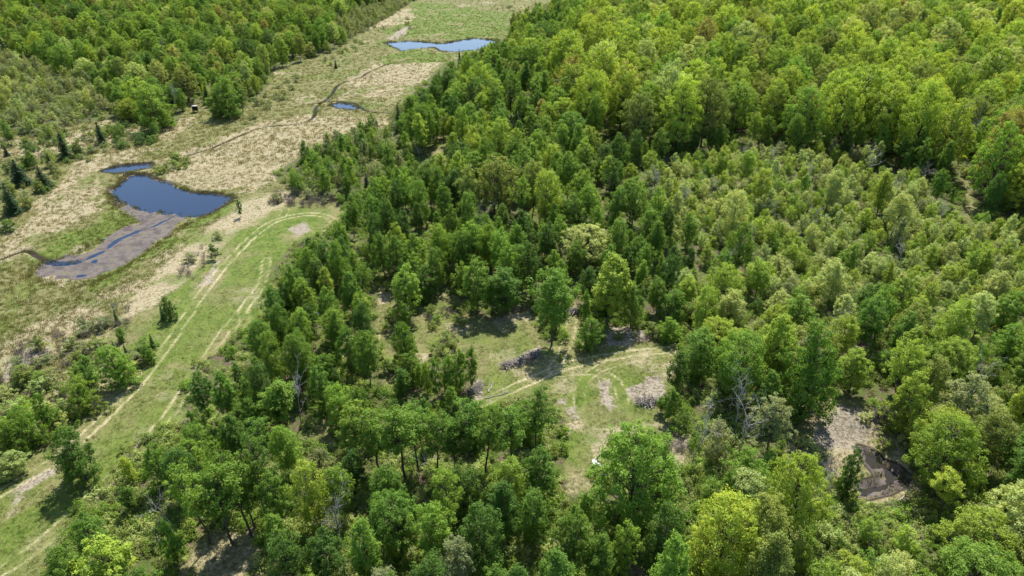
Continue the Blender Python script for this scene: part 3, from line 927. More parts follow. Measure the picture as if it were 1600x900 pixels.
# ---- the woods: zones seen from above decide which kinds grow where
ZONES = [  # polygon in picture, spacing, [(kind, weight)], [(tint, weight)], height range, relative to DIM
    ([(-400, 50), (0, 66), (60, 85), (130, 105), (165, 150), (120, 190), (60, 208), (0, 225), (-400, 225)], 2.8, dict(shrub=6, sapling=4, brush=1), {'grey-green': 6, 'pale green': 2, 'olive green': 2}, (.8, 1.15)),
    ([(405, 110), (440, 105), (490, 95), (480, 130), (440, 160), (395, 165)], 2.4, dict(shrub=8, sapling=1, brush=2), {'grey-green': 8, 'olive green': 2}, (.8, 1.1)),
    ([(520, 20), (600, -10), (680, -40), (720, -40), (640, 15), (590, 30), (560, 45), (520, 45)], 2.6, dict(shrub=7, sapling=2), {'grey-green': 7, 'olive green': 2}, (.9, 1.3)),
    ([(780, 10), (900, -30), (1000, -30), (900, 20), (800, 28)], 3.0, dict(shrub=5, sapling=4), {'grey-green': 6, 'pale green': 2}, (.9, 1.3)),
    ([(425, 272), (480, 236), (545, 205), (604, 200), (640, 215), (700, 228), (690, 260), (640, 280), (585, 300), (560, 330), (512, 305), (432, 286)], 2.5, dict(sapling=6, shrub=4, pole=3, brush=1), {'grey-green': 3, 'mid green': 4, 'fresh green': 3}, (.75, 1.25)),
    ([(960, 250), (1060, 225), (1180, 215), (1330, 225), (1440, 250), (1460, 300), (1600, 330), (1700, 420), (1600, 478), (1480, 468), (1360, 460), (1280, 472), (1190, 440), (1110, 400), (1060, 350), (1000, 310)],
     2.3, dict(sapling=11, pole=1, aspen=.25, shrub=1.5, bare=.35), {'pale green': 6, 'yellow-green': 5, 'fresh green': 2, 'grey-green': 1.5}, (.5, .95)),
    ([(1060, 640), (1190, 620), (1200, 700), (1120, 730), (1060, 720)], 2.8, dict(sapling=6, bare=2, pole=2, aspen=1), {'grey-green': 6, 'olive green': 3, 'mid green': 2}, (.9, 1.4)),
    ([(1290, 790), (1420, 780), (1480, 830), (1500, 900), (1500, 1000), (1250, 1000), (1270, 870)], 2.4, dict(sapling=9, shrub=3, brush=1), {'fresh green': 5, 'pale green': 4, 'yellow-green': 3}, (.7, 1.1)),
    # mature hardwoods on the rise
    ([(860, 110), (1000, 10), (1080, -60), (2200, -60), (2200, 340), (1600, 340), (1520, 290), (1440, 235), (1300, 215), (1180, 205), (1040, 225), (900, 215), (870, 170)],
     7.2, dict(maple=10, aspen=.9, tall=.6, bare=.25), {'yellow-green': 7, 'fresh green': 4, 'lime green': 2.5, 'olive green': 3, 'bronze-tipped green': .7, 'pale green': 3}, (1.05, 1.55)),
    # mixed wood low on the stream side
    ([(1060, 430), (1200, 415), (1400, 445), (1600, 450), (2200, 430), (2200, 1200), (1250, 1200), (1060, 780), (1080, 600)],
     3.8, dict(maple=4, aspen=5, tall=1, sapling=2.5, round_tree=1.5, bare=.6), {'fresh green': 6, 'yellow-green': 6, 'mid green': 4, 'lime green': 1.6, 'pale green': 2, 'olive green': 2, 'grey-green': 1}, (.5, .9)),
    # wood beyond the marsh
    ([(-800, -80), (700, -80), (640, 10), (560, 60), (440, 110), (380, 180), (200, 210), (-800, 240)],
     4.6, dict(aspen=5, maple=3, round_tree=4, spruce=.35, sapling=2, shrub=1, bare=.3), {'mid green': 5, 'fresh green': 6, 'yellow-green': 3, 'olive green': 3, 'deep green': 1, 'pale green': 1.5, 'bronze-tipped green': .4}, (.5, 1.0)),
    # pointed mixed wood between far pond and clearing
    ([(600, 200), (650, 130), (800, 20), (1050, -40), (1000, 40), (880, 130), (900, 215), (960, 250), (1000, 310), (900, 340), (700, 330), (620, 280)],
     4.3, dict(aspen=9, tall=1, pole=2, maple=1.6, spruce=.3, bare=.25), {'mid green': 5, 'fresh green': 5, 'yellow-green': 3, 'deep green': 1.5, 'olive green': 1, 'bronze-tipped green': .3}, (.72, 1.1)),
    # lowest belt
    ([(-200, 640), (1100, 640), (1300, 1300), (-300, 1300)], 3.2, dict(aspen=9, tall=2, maple=.9, round_tree=1, pole=1, bare=.6), {'mid green': 7, 'fresh green': 4.5, 'deep green': 4, 'yellow-green': 1.2, 'grey-green': 1}, (.55, .88)),
]
DEFAULT = (None, 2.9, dict(aspen=10, tall=1, pole=3, round_tree=.6, sapling=.6, maple=.3), {'mid green': 8, 'fresh green': 4, 'deep green': 5, 'yellow-green': .6}, (.52, .88))
ZP = [(np.array(z[0], float), *z[1:]) for z in ZONES]
OPENPX = [np.array(c, float) for c in [MARSH] + CLEAR]


def fill():
    rng = np.random.RandomState(77)
    N = 150000
    # darts over the ground in and just outside the view
    y = rng.uniform(34, 640, N)
    x = rng.uniform(-1, 1, N) * (y * .92 + 42)
    keep = rng.uniform(0, 1, N) < np.clip((y * .92 + 42) / 500, .12, 1)
    x, y = x[keep], y[keep]
    u = rng.uniform(0, 1, (len(x), 6))
    px, py, dep = project(x, y, 6.0)
    zi = np.full(len(x), -1)
    for k in range(len(ZP) - 1, -1, -1):
        zi[inside(ZP[k][0], px, py)] = k
    K, TN, HS = [], [], []
    for i in range(len(x)):
        z = ZP[zi[i]] if zi[i] >= 0 else DEFAULT
        ks = list(z[2].items())
        s = u[i, 0] * sum(w for _, w in ks)
        for kk, w in ks:
            s -= w
            if s <= 0:
                break
        ts = list(z[3].items())
        s = u[i, 1] * sum(w for _, w in ts)
        for tn, w in ts:
            s -= w
            if s <= 0:
                break
        if kk == 'spruce':
            tn = 'dark spruce green'
        K.append(kk)
        TN.append(tn)
        a, b = z[4]
        HS.append(a + (b - a) * u[i, 2])
    HS = np.array(HS) * (.84 + .36 * fnoise(x, y, 26, 101))
    H = np.array([DIM[k][0] for k in K]) * HS
    SX = (HS * .55 + .45) * np.where((zi < 0) | (zi == len(ZP) - 1), .80, .96) * (.88 + .24 * u[:, 5])
    RD = np.array([DIM[k][1] for k in K]) * SX
    SPC = np.array([(ZP[z][1] if z >= 0 else DEFAULT[1]) for z in zi])
    SPC = np.where([k == 'maple' for k in K], np.maximum(SPC, 5.2), SPC)
    SPC = np.where([k in ('sapling', 'shrub', 'brush', 'pole') for k in K], np.minimum(SPC, 2.7), SPC)
    ok = np.ones(len(x), bool)
    tests = []
    for zz in (.02, .5, .85):
        tests.append(project(x, y, H * zz)[:2])
    for sx in (-.85, .85):
        for zz in (.3, .55, .8):
            tests.append(project(x + sx * RD * (1 if zz < .7 else .7), y, H * zz)[:2])
    for sx in (-.7, .7):
        tests.append(project(x + sx * RD, y - .7 * RD, H * .4)[:2])
        tests.append(project(x + sx * RD, y + .7 * RD, H * .8)[:2])
    mar = [OPENPX[0]]
    for p in OPENPX:
        for (qx, qy) in tests:
            ok &= ~inside(p, qx, qy)
    for k in ('farpond', 'pond', 'slough', 'puddle', 'pondlet'):
        ok &= sdist(W[k], x, y) < -1.5
    for c in TRACKW[:7]:
        ok &= seg_dist(c, x, y) > 2.0
    # nothing may stand in front of the plants and things placed one by one
    cx, cy_, cd = project(x, y, H * .55)
    _, ytop, _ = project(x, y, H)
    _, ybot, _ = project(x, y, H * .1)
    rpx = RD * FPX / cd
    spots = []
    for p in PLACED:
        hh = DIM[p[2]][0] * p[5]
        for f in (.35, .6, .85):
            a, b_, c_ = project(p[0], p[1], hh * f)
            spots.append((a, b_, c_))
    for (a, b_) in ((306, 172), (306, 160), (932, 734), (940, 740), (497, 492), (1270, 722), (768, 610), (372, 815), (1018, 500), (815, 570), (1372, 665), (1385, 745), (1365, 765), (1300, 680), (1320, 650)):
        g_ = ground(a, b_)
        spots.append((a, b_, project(g_[0], g_[1], 0)[2]))
    for poly in OPENPX[1:]:
        gx_, gy_ = np.meshgrid(np.arange(poly[:, 0].min(), poly[:, 0].max(), 9), np.arange(poly[:, 1].min(), poly[:, 1].max(), 9))
        gx_, gy_ = gx_.ravel(), gy_.ravel()
        mk = inside(poly, gx_, gy_)
        for a, b_ in zip(gx_[mk], gy_[mk]):
            if a < 1600 and b_ < 900:
                g_ = ground(a, b_)
                spots.append((a, b_, project(g_[0], g_[1], 0)[2]))
    for a, b_, c_ in spots:
        ok &= ~((cd < c_ + 1.0) & (np.abs(cx - a) < rpx * .85) & (b_ > ytop) & (b_ < ybot))
    cell = {}

    def near(px_, py_, r):
        gx, gy = int(px_ // 4), int(py_ // 4)
        for i in range(gx - 2, gx + 3):
            for j in range(gy - 2, gy + 3):
                for (a, b, rr) in cell.get((i, j), ()):
                    if (a - px_) ** 2 + (b - py_) ** 2 < ((r + rr) / 2) ** 2:
                        return True
        return False
    for p in PLACED:
        cell.setdefault((int(p[0] // 4), int(p[1] // 4)), []).append((p[0], p[1], min(DIM[p[2]][1] * p[4] * 1.5, 5)))
    for i in np.nonzero(ok)[0]:
        if near(x[i], y[i], SPC[i]):
            continue
        cell.setdefault((int(x[i] // 4), int(y[i] // 4)), []).append((x[i], y[i], SPC[i]))
        k = K[i]
        s = HS[i]
        PLACED.append((float(x[i]), float(y[i]), k, int(u[i, 3] * len(PROTO[k])), float(SX[i]), s, u[i, 4] * 6.28, tint_of(TN[i]), TN[i], None))


fill()

# ---- shrubs and bare thickets scattered on the open land
SCRUB = [
    ([(455, 262), (545, 210), (604, 204), (618, 180), (650, 150), (668, 190), (640, 225), (600, 240), (540, 255), (480, 285)], 130, dict(sapling=3, shrub=6, pole=1, brush=.5), {'grey-green': 3, 'mid green': 3, 'olive green': 2, 'fresh green': 2}),  # picture polygon, count, kinds, tints
    ([(0, 560), (80, 520), (190, 470), (220, 500), (130, 570), (60, 620), (0, 620)], 70, dict(brush=7, shrub=2), {'grey-green': 3, 'olive green': 2}),
    ([(60, 610), (150, 560), (230, 540), (235, 560), (180, 610), (120, 660), (60, 690), (0, 700), (0, 620)], 60, dict(brush=3, shrub=5), {'fresh green': 3, 'pale green': 3, 'olive green': 2}),
    ([(400, 330), (430, 300), (520, 300), (530, 325), (470, 325)], 80, dict(brush=9, shrub=1), {'grey-green': 1}),
    ([(280, 430), (320, 380), (345, 372), (340, 400), (300, 440)], 16, dict(brush=9, shrub=1), {'grey-green': 1}),
    ([(0, 215), (100, 205), (200, 195), (260, 215), (200, 240), (110, 260), (60, 320), (0, 380)], 170, dict(shrub=8, brush=1, sapling=1.2), {'grey-green': 3, 'mid green': 4, 'olive green': 3, 'deep green': 3}),
    ([(380, 200), (400, 160), (440, 130), (470, 120), (450, 155), (410, 175)], 24, dict(shrub=9), {'grey-green': 8}),
    ([(570, 45), (640, 30), (640, 48), (580, 55)], 10, dict(shrub=9), {'grey-green': 8}),
    ([(770, 15), (800, 5), (830, 15), (800, 30)], 8, dict(shrub=9), {'grey-green': 8}),
    ([(520, 85), (560, 60), (570, 72), (530, 100), (480, 110)], 16, dict(shrub=9), {'grey-green': 5, 'olive green': 3}),
    ([(655, 480), (730, 480), (820, 500), (830, 510), (740, 505), (660, 520)], 18, dict(shrub=7, brush=4), {'olive green': 3, 'fresh green': 2}),
    ([(940, 532), (1040, 530), (1050, 545), (950, 545)], 12, dict(brush=6, shrub=3), {'olive green': 2}),
    ([(1040, 690), (1078, 690), (1078, 715), (1045, 715)], 9, dict(brush=9), {'olive green': 2}),
    ([(1340, 655), (1390, 660), (1400, 715), (1370, 700)], 12, dict(brush=3, shrub=4), {'olive green': 2, 'pale green': 2}),
    ([(1240, 700), (1290, 720), (1340, 780), (1300, 780)], 12, dict(brush=2, shrub=5), {'pale green': 4}),
    ([(230, 270), (290, 245), (300, 262), (260, 275)], 14, dict(shrub=5), {'olive green': 4}),
    ([(590, 450), (618, 440), (620, 600), (600, 600)], 9, dict(shrub=4, brush=2), {'olive green': 4, 'fresh green': 2}),
    ([(650, 535), (735, 505), (740, 530), (690, 560)], 6, dict(brush=2, shrub=2), {'olive green': 4}),
]
rs = np.random.RandomState(9)
for poly, cnt, kinds, tints in SCRUB:
    pw = polyw(poly)
    got, tries = 0, 0
    ks, kw = list(kinds), np.array(list(kinds.values()), float)
    ts, tw = list(tints), np.array(list(tints.values()), float)
    while got < cnt and tries < cnt * 40:
        tries += 1
        p = rs.uniform(pw.min(0), pw.max(0))
        X, Y = np.array([p[0]]), np.array([p[1]])
        if not inside(pw, X, Y)[0] or sdist(W['pond'], X, Y)[0] > -1 or sdist(W['puddle'], X, Y)[0] > -.5 or min(seg_dist(c, X, Y)[0] for c in TRACKW) < 2.2:
            continue
        if min(seg_dist(c, X, Y)[0] for c in CREEKW) < 1.8:
            continue
        k = ks[rs.choice(len(ks), p=kw / kw.sum())]
        tn = ts[rs.choice(len(ts), p=tw / tw.sum())]
        s = rs.uniform(.45, 1.0)
        PLACED.append((p[0], p[1], k, rs.randint(len(PROTO[k])), s, s * rs.uniform(.7, 1.05), rs.uniform(0, 6.28), tint_of(tn), tn, None))
        got += 1

# ---- which become single things
LAND = [  # landmark phrase, polygon centre in picture, reach in metres
    ('on the rim of the grassy clearing', CLEARW[0], 9), ('beside the litter glade', CLEARW[1], 9), ('over the bare shaded glade', CLEARW[2], 9),
    ('along the narrow footpath', CLEARW[3], 6)]


def place_of(x, y):
    X, Y = np.array([x]), np.array([y])
    for ph, c, r in LAND:
        if sdist(c, X, Y)[0] > -r:
            return ph
    sdm = sdist(W['marsh'], X, Y)[0]
    px, py, _ = project(x, y, 0)
    if sdm > 0:
        if py < 260:
            return 'on the marsh above the blue pond'
        if x < -20 and py > 430:
            return 'between marsh and wheel track'
        return 'on the dry margin of the blue pond'
    if sdm > -9:
        if py < 240 and px < 700:
            return 'on the wood edge facing the marsh'
        return 'at the wheel track loop' if py < 480 else 'along the wheel track'
    if py < 250:
        return 'in the wood beyond the marsh' if px < 640 else ('in the wood near the far pond' if px < 900 else 'on the ' + ('pond end' if px < 1030 else 'sapling side' if py > 150 else 'crest') + ' of the wooded rise')
    if px < 640 and py < 700:
        return 'between wheel track and footpath'
    if py > 700:
        return 'in the lowest wood belt' if px < 1060 else 'below the stream puddle'
    if px > 1060:
        return 'in the sapling growth' if py < 520 else 'between clearing and litter glade'
    return 'in the stand behind the clearing'


def size_word(kind, zs):
    if kind in ('brush', 'shrub', 'bare'):
        return 'small' if zs < .7 else 'larger'
    return 'tall' if zs > .9 else ('mid-height' if zs > .74 else 'short')


PX = np.array([p[0] for p in PLACED]); PY = np.array([p[1] for p in PLACED])
PH = np.array([DIM[p[2]][0] * p[5] for p in PLACED]); PR = np.array([DIM[p[2]][1] * p[4] for p in PLACED])
GZ = height(PX, PY)
qx, qy, qd = project(PX, PY, PH * .6 + GZ)
inview = (qx > -20) & (qx < 1620) & (qy > -15) & (qy < 925)
area = PR * PH / qd ** 2 * inview
LIMIT = 295
single = np.zeros(len(PLACED), bool)
cats = np.array([CATS[p[2]] for p in PLACED])
for c in set(cats):
    ii = np.nonzero((cats == c) & inview)[0]
    hand = [i for i in ii if i < len(HAND)]
    rest = sorted([i for i in ii if i >= len(HAND)], key=lambda i: -area[i])
    for i in (hand + rest)[:LIMIT]:
        single[i] = True

LAB = {}
NOUN = dict(aspen='aspen', tall='aspen', maple='maple', pole='young aspen', round_tree='round tree', sapling='sapling', spruce='spruce', bare='bare tree', shrub='shrub', brush='bare bush')


def make_labels():
    big = [i for i in range(len(PLACED)) if PLACED[i][2] not in ('brush', 'shrub') or single[i]]
    bx, by = PX[big], PY[big]
    base = {}
    for i in np.nonzero(single)[0]:
        x, y, kind, var, sx, sz, rot, tint, tn, label = PLACED[i]
        if label is None:
            col = '' if kind in ('bare', 'brush') else tn + ' '
            label = f'{size_word(kind, sz)} {col}{LOOK[kind]} {place_of(x, y)}'
        base[i] = label
    for level in (0, 1):
        cnt = {}
        for l in base.values():
            cnt[l] = cnt.get(l, 0) + 1
        for i, l in list(base.items()):
            if cnt[l] < 2:
                continue
            d = (bx - PX[i]) ** 2 + (by - PY[i]) ** 2
            o = np.argsort(d)[1:6]
            nb = [big[k] for k in o]
            if level == 0:
                q = PLACED[nb[0]]
                add = ' touching ' + (f'{q[8]} ' if q[2] not in ('bare', 'brush') else '') + NOUN[q[2]]
            else:
                hs = [PH[k] for k in nb]
                add = ', overtopping neighbours' if PH[i] > max(hs) else (', overtopped by neighbours' if PH[i] < min(hs) else '')
            if len((l + add).split()) <= 16:
                base[i] = l + add
    LAB.update(base)


make_labels()
for i in np.nonzero(single)[0]:
    x, y, kind, var, sx, sz, rot, tint, tn, label = PLACED[i]
    pr = PROTO[kind][var]
    root = bpy.data.objects.new(NAMES[kind], None)
    root.empty_display_size = .5
    COL.objects.link(root)
    root.location = (x, y, float(GZ[i]))
    root.rotation_euler = (0, 0, rot)
    root.scale = (sx, sx, sz)
    t = link('trunk', pr.trunk, root)
    c = link('branches' if kind in ('bare', 'brush') else 'crown', pr.crown, root)
    c['tint'] = tint
    label = LAB[i]
    root['label'] = label
    root['category'] = CATS[kind]
    root['group'] = label
print('PLANTS', len(PLACED), 'single', int(single.sum()), {c: int(((cats == c) & single).sum()) for c in set(cats)})


# ------------------------------------------------------------------ stuff: scattered by geometry nodes
def scatter(name, meshes, P, rot, scl, idx, tint, label, cat):
    coll = bpy.data.collections.new(name + '_kinds')
    for k, me in enumerate(meshes):
        o = bpy.data.objects.new(f'{name}_kind_{k:03d}', me)
        coll.objects.link(o)
    me = bpy.data.meshes.new(name)
    n = len(P)
    me.vertices.add(n)
    me.vertices.foreach_set('co', np.asarray(P, np.float32).ravel())
    for nm, arr, ty, key in (('rot', rot, 'FLOAT', 'value'), ('idx', idx, 'INT', 'value'), ('scl', scl, 'FLOAT_VECTOR', 'vector'), ('tint', tint, 'FLOAT_VECTOR', 'vector')):
        a = me.attributes.new(nm, ty, 'POINT')
        a.data.foreach_set(key, np.asarray(arr, np.int32 if ty == 'INT' else np.float32).ravel())
    ob = link(name, me, kind='stuff', label=label, category=cat)
    ng = bpy.data.node_groups.new(name + '_scatter', 'GeometryNodeTree')
    ng.interface.new_socket('Geometry', in_out='INPUT', socket_type='NodeSocketGeometry')
    ng.interface.new_socket('Geometry', in_out='OUTPUT', socket_type='NodeSocketGeometry')
    gi, go = ng.nodes.new('NodeGroupInput'), ng.nodes.new('NodeGroupOutput')
    ci = ng.nodes.new('GeometryNodeCollectionInfo')
    ci.inputs['Collection'].default_value = coll
    ci.inputs['Separate Children'].default_value = True
    ci.inputs['Reset Children'].default_value = True
    ip = ng.nodes.new('GeometryNodeInstanceOnPoints')
    ip.inputs['Pick Instance'].default_value = True

    def attr(nm, ty):
        a = ng.nodes.new('GeometryNodeInputNamedAttribute')
        a.data_type = ty
        a.inputs['Name'].default_value = nm
        return a.outputs['Attribute']
    cx = ng.nodes.new('ShaderNodeCombineXYZ')
    L = ng.links.new
    L(attr('rot', 'FLOAT'), cx.inputs['Z'])
    L(gi.outputs[0], ip.inputs['Points'])
    L(ci.outputs[0], ip.inputs['Instance'])
    L(attr('idx', 'INT'), ip.inputs['Instance Index'])
    L(cx.outputs[0], ip.inputs['Rotation'])
    L(attr('scl', 'FLOAT_VECTOR'), ip.inputs['Scale'])
    L(ip.outputs[0], go.inputs[0])
    md = ob.modifiers.new('scatter', 'NODES')
    md.node_group = ng
    return ob


STUFFNAME = dict(aspen='aspen_wood', tall='aspen_wood', maple='maple_wood', pole='young_aspen_growth', round_tree='round_tree_wood', sapling='sapling_growth', spruce='spruce_wood', bare='bare_tree_growth', shrub='shrub_growth', brush='bare_shrub_growth')
for nm in sorted(set(STUFFNAME.values())):
    kinds = [k for k in STUFFNAME if STUFFNAME[k] == nm]
    ii = [i for i in np.nonzero(~single)[0] if PLACED[i][2] in kinds]
    if not ii:
        continue
    meshes, off = [], {}
    for k in kinds:
        off[k] = len(meshes)
        meshes += [p.joined() for p in PROTO[k]]
    scatter(nm, meshes, [(PX[i], PY[i], GZ[i]) for i in ii], [PLACED[i][6] for i in ii], [(PLACED[i][4], PLACED[i][4], PLACED[i][5]) for i in ii],
            [off[PLACED[i][2]] + PLACED[i][3] for i in ii], [PLACED[i][7] for i in ii], f'far mass of {CATS[kinds[0]]}s reading as one wood', 'wood')


# ---- grasses
def tuft(seed, n, h, spread, w):
    rng = np.random.RandomState(seed)
    V, F, lv = [], [], []
    for i in range(n):
        a = rng.uniform(0, 6.28)
        b = rng.normal(0, spread * .5, 2)
        d = np.array([math.cos(a), math.sin(a)])
        hh = h * rng.uniform(.55, 1.1)
        lean = d * hh * rng.uniform(.2, .7)
        s = np.array([-d[1], d[0]]) * w * rng.uniform(.6, 1.3)
        k = len(V)
        V += [(*(b - s), 0), (*(b + s), 0), (*(b + lean * .4 + s * .7), hh * .65), (*(b + lean * .4 - s * .7), hh * .65), (*(b + lean), hh)]
        F.append((k, k + 1, k + 2, k + 3))
        F.append((k + 3, k + 2, k + 4, k + 4))
        lv += [rng.uniform(0, 1)] * 5
    q = [f for f in F if f[2] != f[3]]
    t = [f[:3] for f in F if f[2] == f[3]]
    return mesh_from('tuft', V, [np.array(q), np.array(t)], [M_GRASS], lv=lv)


def grass():
    rng = np.random.RandomState(3)
    N = 330000
    y = 44 * (520 / 44) ** rng.uniform(0, 1, N)
    x = rng.uniform(-1, 1, N) * (y * .80 + 34)
    op = sdist(W['marsh'], x, y)
    for c in CLEARW:
        op = np.maximum(op, sdist(c, x, y))
    tr = np.full(N, 9.0)
    for c in TRACKW:
        tr = np.minimum(tr, np.abs(seg_dist(c, x, y) - .85))
    wet = np.full(N, -9.0)
    for k in ('pond', 'pondlet', 'farpond', 'slough', 'puddle'):
        wet = np.maximum(wet, sdist(W[k], x, y))
    for c in CREEKW:
        wet = np.maximum(wet, .9 - seg_dist(c, x, y))
    lit = np.full(N, -9.0)
    for c in LITW:
        lit = np.maximum(lit, sdist(c, x, y))
    marsh = sdist(W['marsh'], x, y) > 0
    meadow = np.full(N, 1e9)
    for c in TRACKW:
        meadow = np.minimum(meadow, seg_dist(c, x, y))
    mead = (meadow < 12) | ~marsh
    dry = np.zeros(N)
    for c in DRYW:
        dry = np.maximum(dry, sm(sdist(c, x, y), -4, 3))
    lush = np.zeros(N)
    for c in LUSHW:
        lush = np.maximum(lush, sm(sdist(c, x, y), -1.5, 1.5))
    pm = sdist(W['pond'], x, y)
    wet = np.where((pm > -2) & (sdist(W['openw'], x, y) < -1), (fnoise(x, y, 7, 71) - .62) * 9 + pm - .5, wet)
    ok = (op > -.5) & (wet < -.3) & (tr > .35) & ((lit < 0) | (rng.rand(N) < .25))
    den = np.where(mead, .55, .8) * (.35 + 1.0 * fnoise(x, y, 2.5, 15))
    ok &= rng.rand(N) < den
    x, y, mead, dry, lush = x[ok], y[ok], mead[ok], dry[ok], lush[ok]
    n = len(x)
    z = height(x, y) - .03
    pd = np.clip(.24 + .50 * dry - .4 * lush + (fnoise(x, y, 6, 25) - .5) * 1.2, .03, .93)
    isdry = rng.rand(n) < pd
    tufts = [tuft(i, 12, .5, .45, .030) for i in range(4)]
    for nm, mk, cols, lab, cat in (('sedge', isdry, ((.32, .275, .165), (.22, .185, .10)), 'pale straw-coloured dead sedge and grass over the marsh', 'dry grass'),
                                   ('grass', ~isdry, ((.120, .145, .036), (.175, .170, .062)), 'short fresh green grass over marsh, meadow and clearing', 'grass')):
        k = np.nonzero(mk)[0]
        f = rng.rand(len(k))[:, None] * .8 + .2 * vnoise(x[k], y[k], 9, 3)[:, None]
        col = np.array(cols[0]) * (1 - f) + np.array(cols[1]) * f
        col *= rng.uniform(.8, 1.2, (len(k), 1))
        s = rng.uniform(.55, 1.25, len(k)) * np.where(mead[k], .5, 1.0) * (1 + (y[k] > 180) * .35)
        scatter(nm, tufts, np.column_stack([x[k], y[k], z[k]]), rng.uniform(0, 6.28, len(k)), np.column_stack([s * 1.15, s * 1.15, s * .8]), rng.randint(0, 4, len(k)), col, lab, cat)
    # reeds and dead sedge along the water
    lines = [np.vstack([W[k], W[k][:1]]) for k in ('openw', 'pond', 'pondlet', 'farpond', 'slough')] + CREEKW + [W['puddle']]
    P = []
    for li, ln in enumerate(lines):
        seg = np.linalg.norm(np.diff(ln, axis=0), axis=1)
        cum = np.concatenate([[0], np.cumsum(seg)])
        m = int(cum[-1] * (6 if li < 5 else 3.5))
        t = rng.uniform(0, cum[-1], m)
        q = np.column_stack([np.interp(t, cum, ln[:, 0]), np.interp(t, cum, ln[:, 1])]) + rng.normal(0, .65 if li < 5 else .38, (m, 2))
        P.append(q)
    P = np.vstack(P)
    keep = rng.rand(len(P)) < np.clip(2.2 * fnoise(P[:, 0], P[:, 1], 6, 131) - .45, .05, 1)
    keep &= (sdist(W['openw'], P[:, 0], P[:, 1]) < .5) & (sdist(W['farpond'], P[:, 0], P[:, 1]) < .8) & (sdist(W['pondlet'], P[:, 0], P[:, 1]) < .5)
    P = P[keep]
    m = len(P)
    cs = np.array([(.13, .10, .06), (.10, .115, .035), (.24, .20, .12), (.14, .16, .04)])[rng.choice(4, m, p=[.35, .3, .15, .2])] * rng.uniform(.8, 1.2, (m, 1))
    s = rng.uniform(.6, 1.5, m)
    scatter('reeds', tufts, np.column_stack([P, np.maximum(height(P[:, 0], P[:, 1]), WATER_Z - .1) - .03]), rng.uniform(0, 6.28, m), np.column_stack([s, s, s]), rng.randint(0, 4, m), cs,
            'dark reeds and sedge fringing the ponds and creek', 'reeds')
    print('GRASS', n, m)


grass()


def undergrowth():
    rng = np.random.RandomState(31)
    kinds = []
    for k in range(4):
        tr, lf = build_tree(1200 + k, 1.0, .8, 'bush', .02, 16, 26, .14, .28, .02, .3, .4, multi=2)
        kinds.append(Proto('undergrowth', k, tr, lf, M_TWIG, M_LEAF, 1, .8).joined())
    N = 60000
    y = 36 * (330 / 36) ** rng.uniform(0, 1, N)
    x = rng.uniform(-1, 1, N) * (y * .82 + 34)
    op = sdist(W['marsh'], x, y)
    for c in CLEARW:
        op = np.maximum(op, sdist(c, x, y))
    for k in ('puddle', 'pond', 'farpond'):
        op = np.maximum(op, sdist(W[k], x, y) + 1)
    ok = (op < -.3) & (rng.rand(N) < np.clip(1.7 * fnoise(x, y, 5, 111) - .35, 0, 1))
    x, y = x[ok], y[ok]
    n = len(x)
    names = ['fresh green', 'olive green', 'pale green', 'mid green', 'grey-green']
    T = np.array([TINT[k] for k in names])[rng.choice(5, n, p=[.3, .25, .2, .15, .1])] * rng.uniform(.8, 1.15, (n, 1))
    s = rng.uniform(.5, 1.5, n)
    scatter('undergrowth', kinds, np.column_stack([x, y, height(x, y)]), rng.uniform(0, 6.28, n), np.column_stack([s, s, s * rng.uniform(.6, 1.2, n)]), rng.randint(0, 4, n), T,
            'low green undergrowth of ferns and seedlings on the wood floor', 'undergrowth')


undergrowth()


# ------------------------------------------------------------------ small things lying about
def box_arrays(x0, x1, y0, y1, z0, z1):
    V = [(x0, y0, z0), (x1, y0, z0), (x1, y1, z0), (x0, y1, z0), (x0, y0, z1), (x1, y0, z1), (x1, y1, z1), (x0, y1, z1)]
    F = [(0, 3, 2, 1), (4, 5, 6, 7), (0, 1, 5, 4), (1, 2, 6, 5), (2, 3, 7, 6), (3, 0, 4, 7)]
    return V, F


def box(name, b, mat, parent):
    V, F = box_arrays(*b)
    return link(name, mesh_from(name, V, [np.array(F)], [mat]), parent)


def thing(name, px, py, label, cat, rot=0):
    x, y = ground(px, py)
    o = bpy.data.objects.new(name, None)
    COL.objects.link(o)
    o.location = (float(x), float(y), float(height(np.array([x]), np.array([y]))[0]))
    o.rotation_euler = (0, 0, rot)
    o['label'], o['category'] = label, cat
    return o


M_DARK = plain_mat('dark_stained_board', (.018, .016, .014), (.045, .04, .034), 5, stretch=(8, 8, 1))
M_WHITE = plain_mat('weathered_white_sheet', (.50, .50, .49), (.68, .68, .67), 4)
M_STONE = plain_mat('pale_granite', (.42, .42, .42), (.66, .66, .65), 5, bump=.4)
b = thing('hunting_blind', 306, 175, 'dark box hunting blind with pale roof beside a big dense tree', 'hunting blind', .25)
for sx, sy in ((-1, -1), (1, -1), (1, 1), (-1, 1)):
    box('leg', (sx * .85 - .06, sx * .85 + .06, sy * .85 - .06, sy * .85 + .06, -.1, .9), M_BARK, b)
box('floor', (-1.05, 1.05, -1.05, 1.05, .9, 1.0), M_BARK, b)
for nm, bb in (('wall', (-1, 1, -1.0, -.95, 1.0, 1.75)), ('wall', (-1, 1, .95, 1.0, 1.0, 2.7)), ('wall', (-1, -.95, -.95, .95, 1.0, 2.7)), ('wall', (.95, 1, -.95, .95, 1.0, 2.7)), ('wall', (-1, 1, -1.0, -.95, 2.25, 2.7))):
    box(nm, bb, M_DARK, b)
for cx in (-.97, 0, .97):
    box('mullion', (cx - .03, cx + .03, -1.01, -.94, 1.75, 2.25), M_DARK, b)
box('roof', (-1.1, 1.1, -1.1, 1.1, 2.703, 2.77), plain_mat('tan_roof', (.22, .21, .19), (.34, .33, .30), 4), b)
b.scale = (.82, .82, .82)


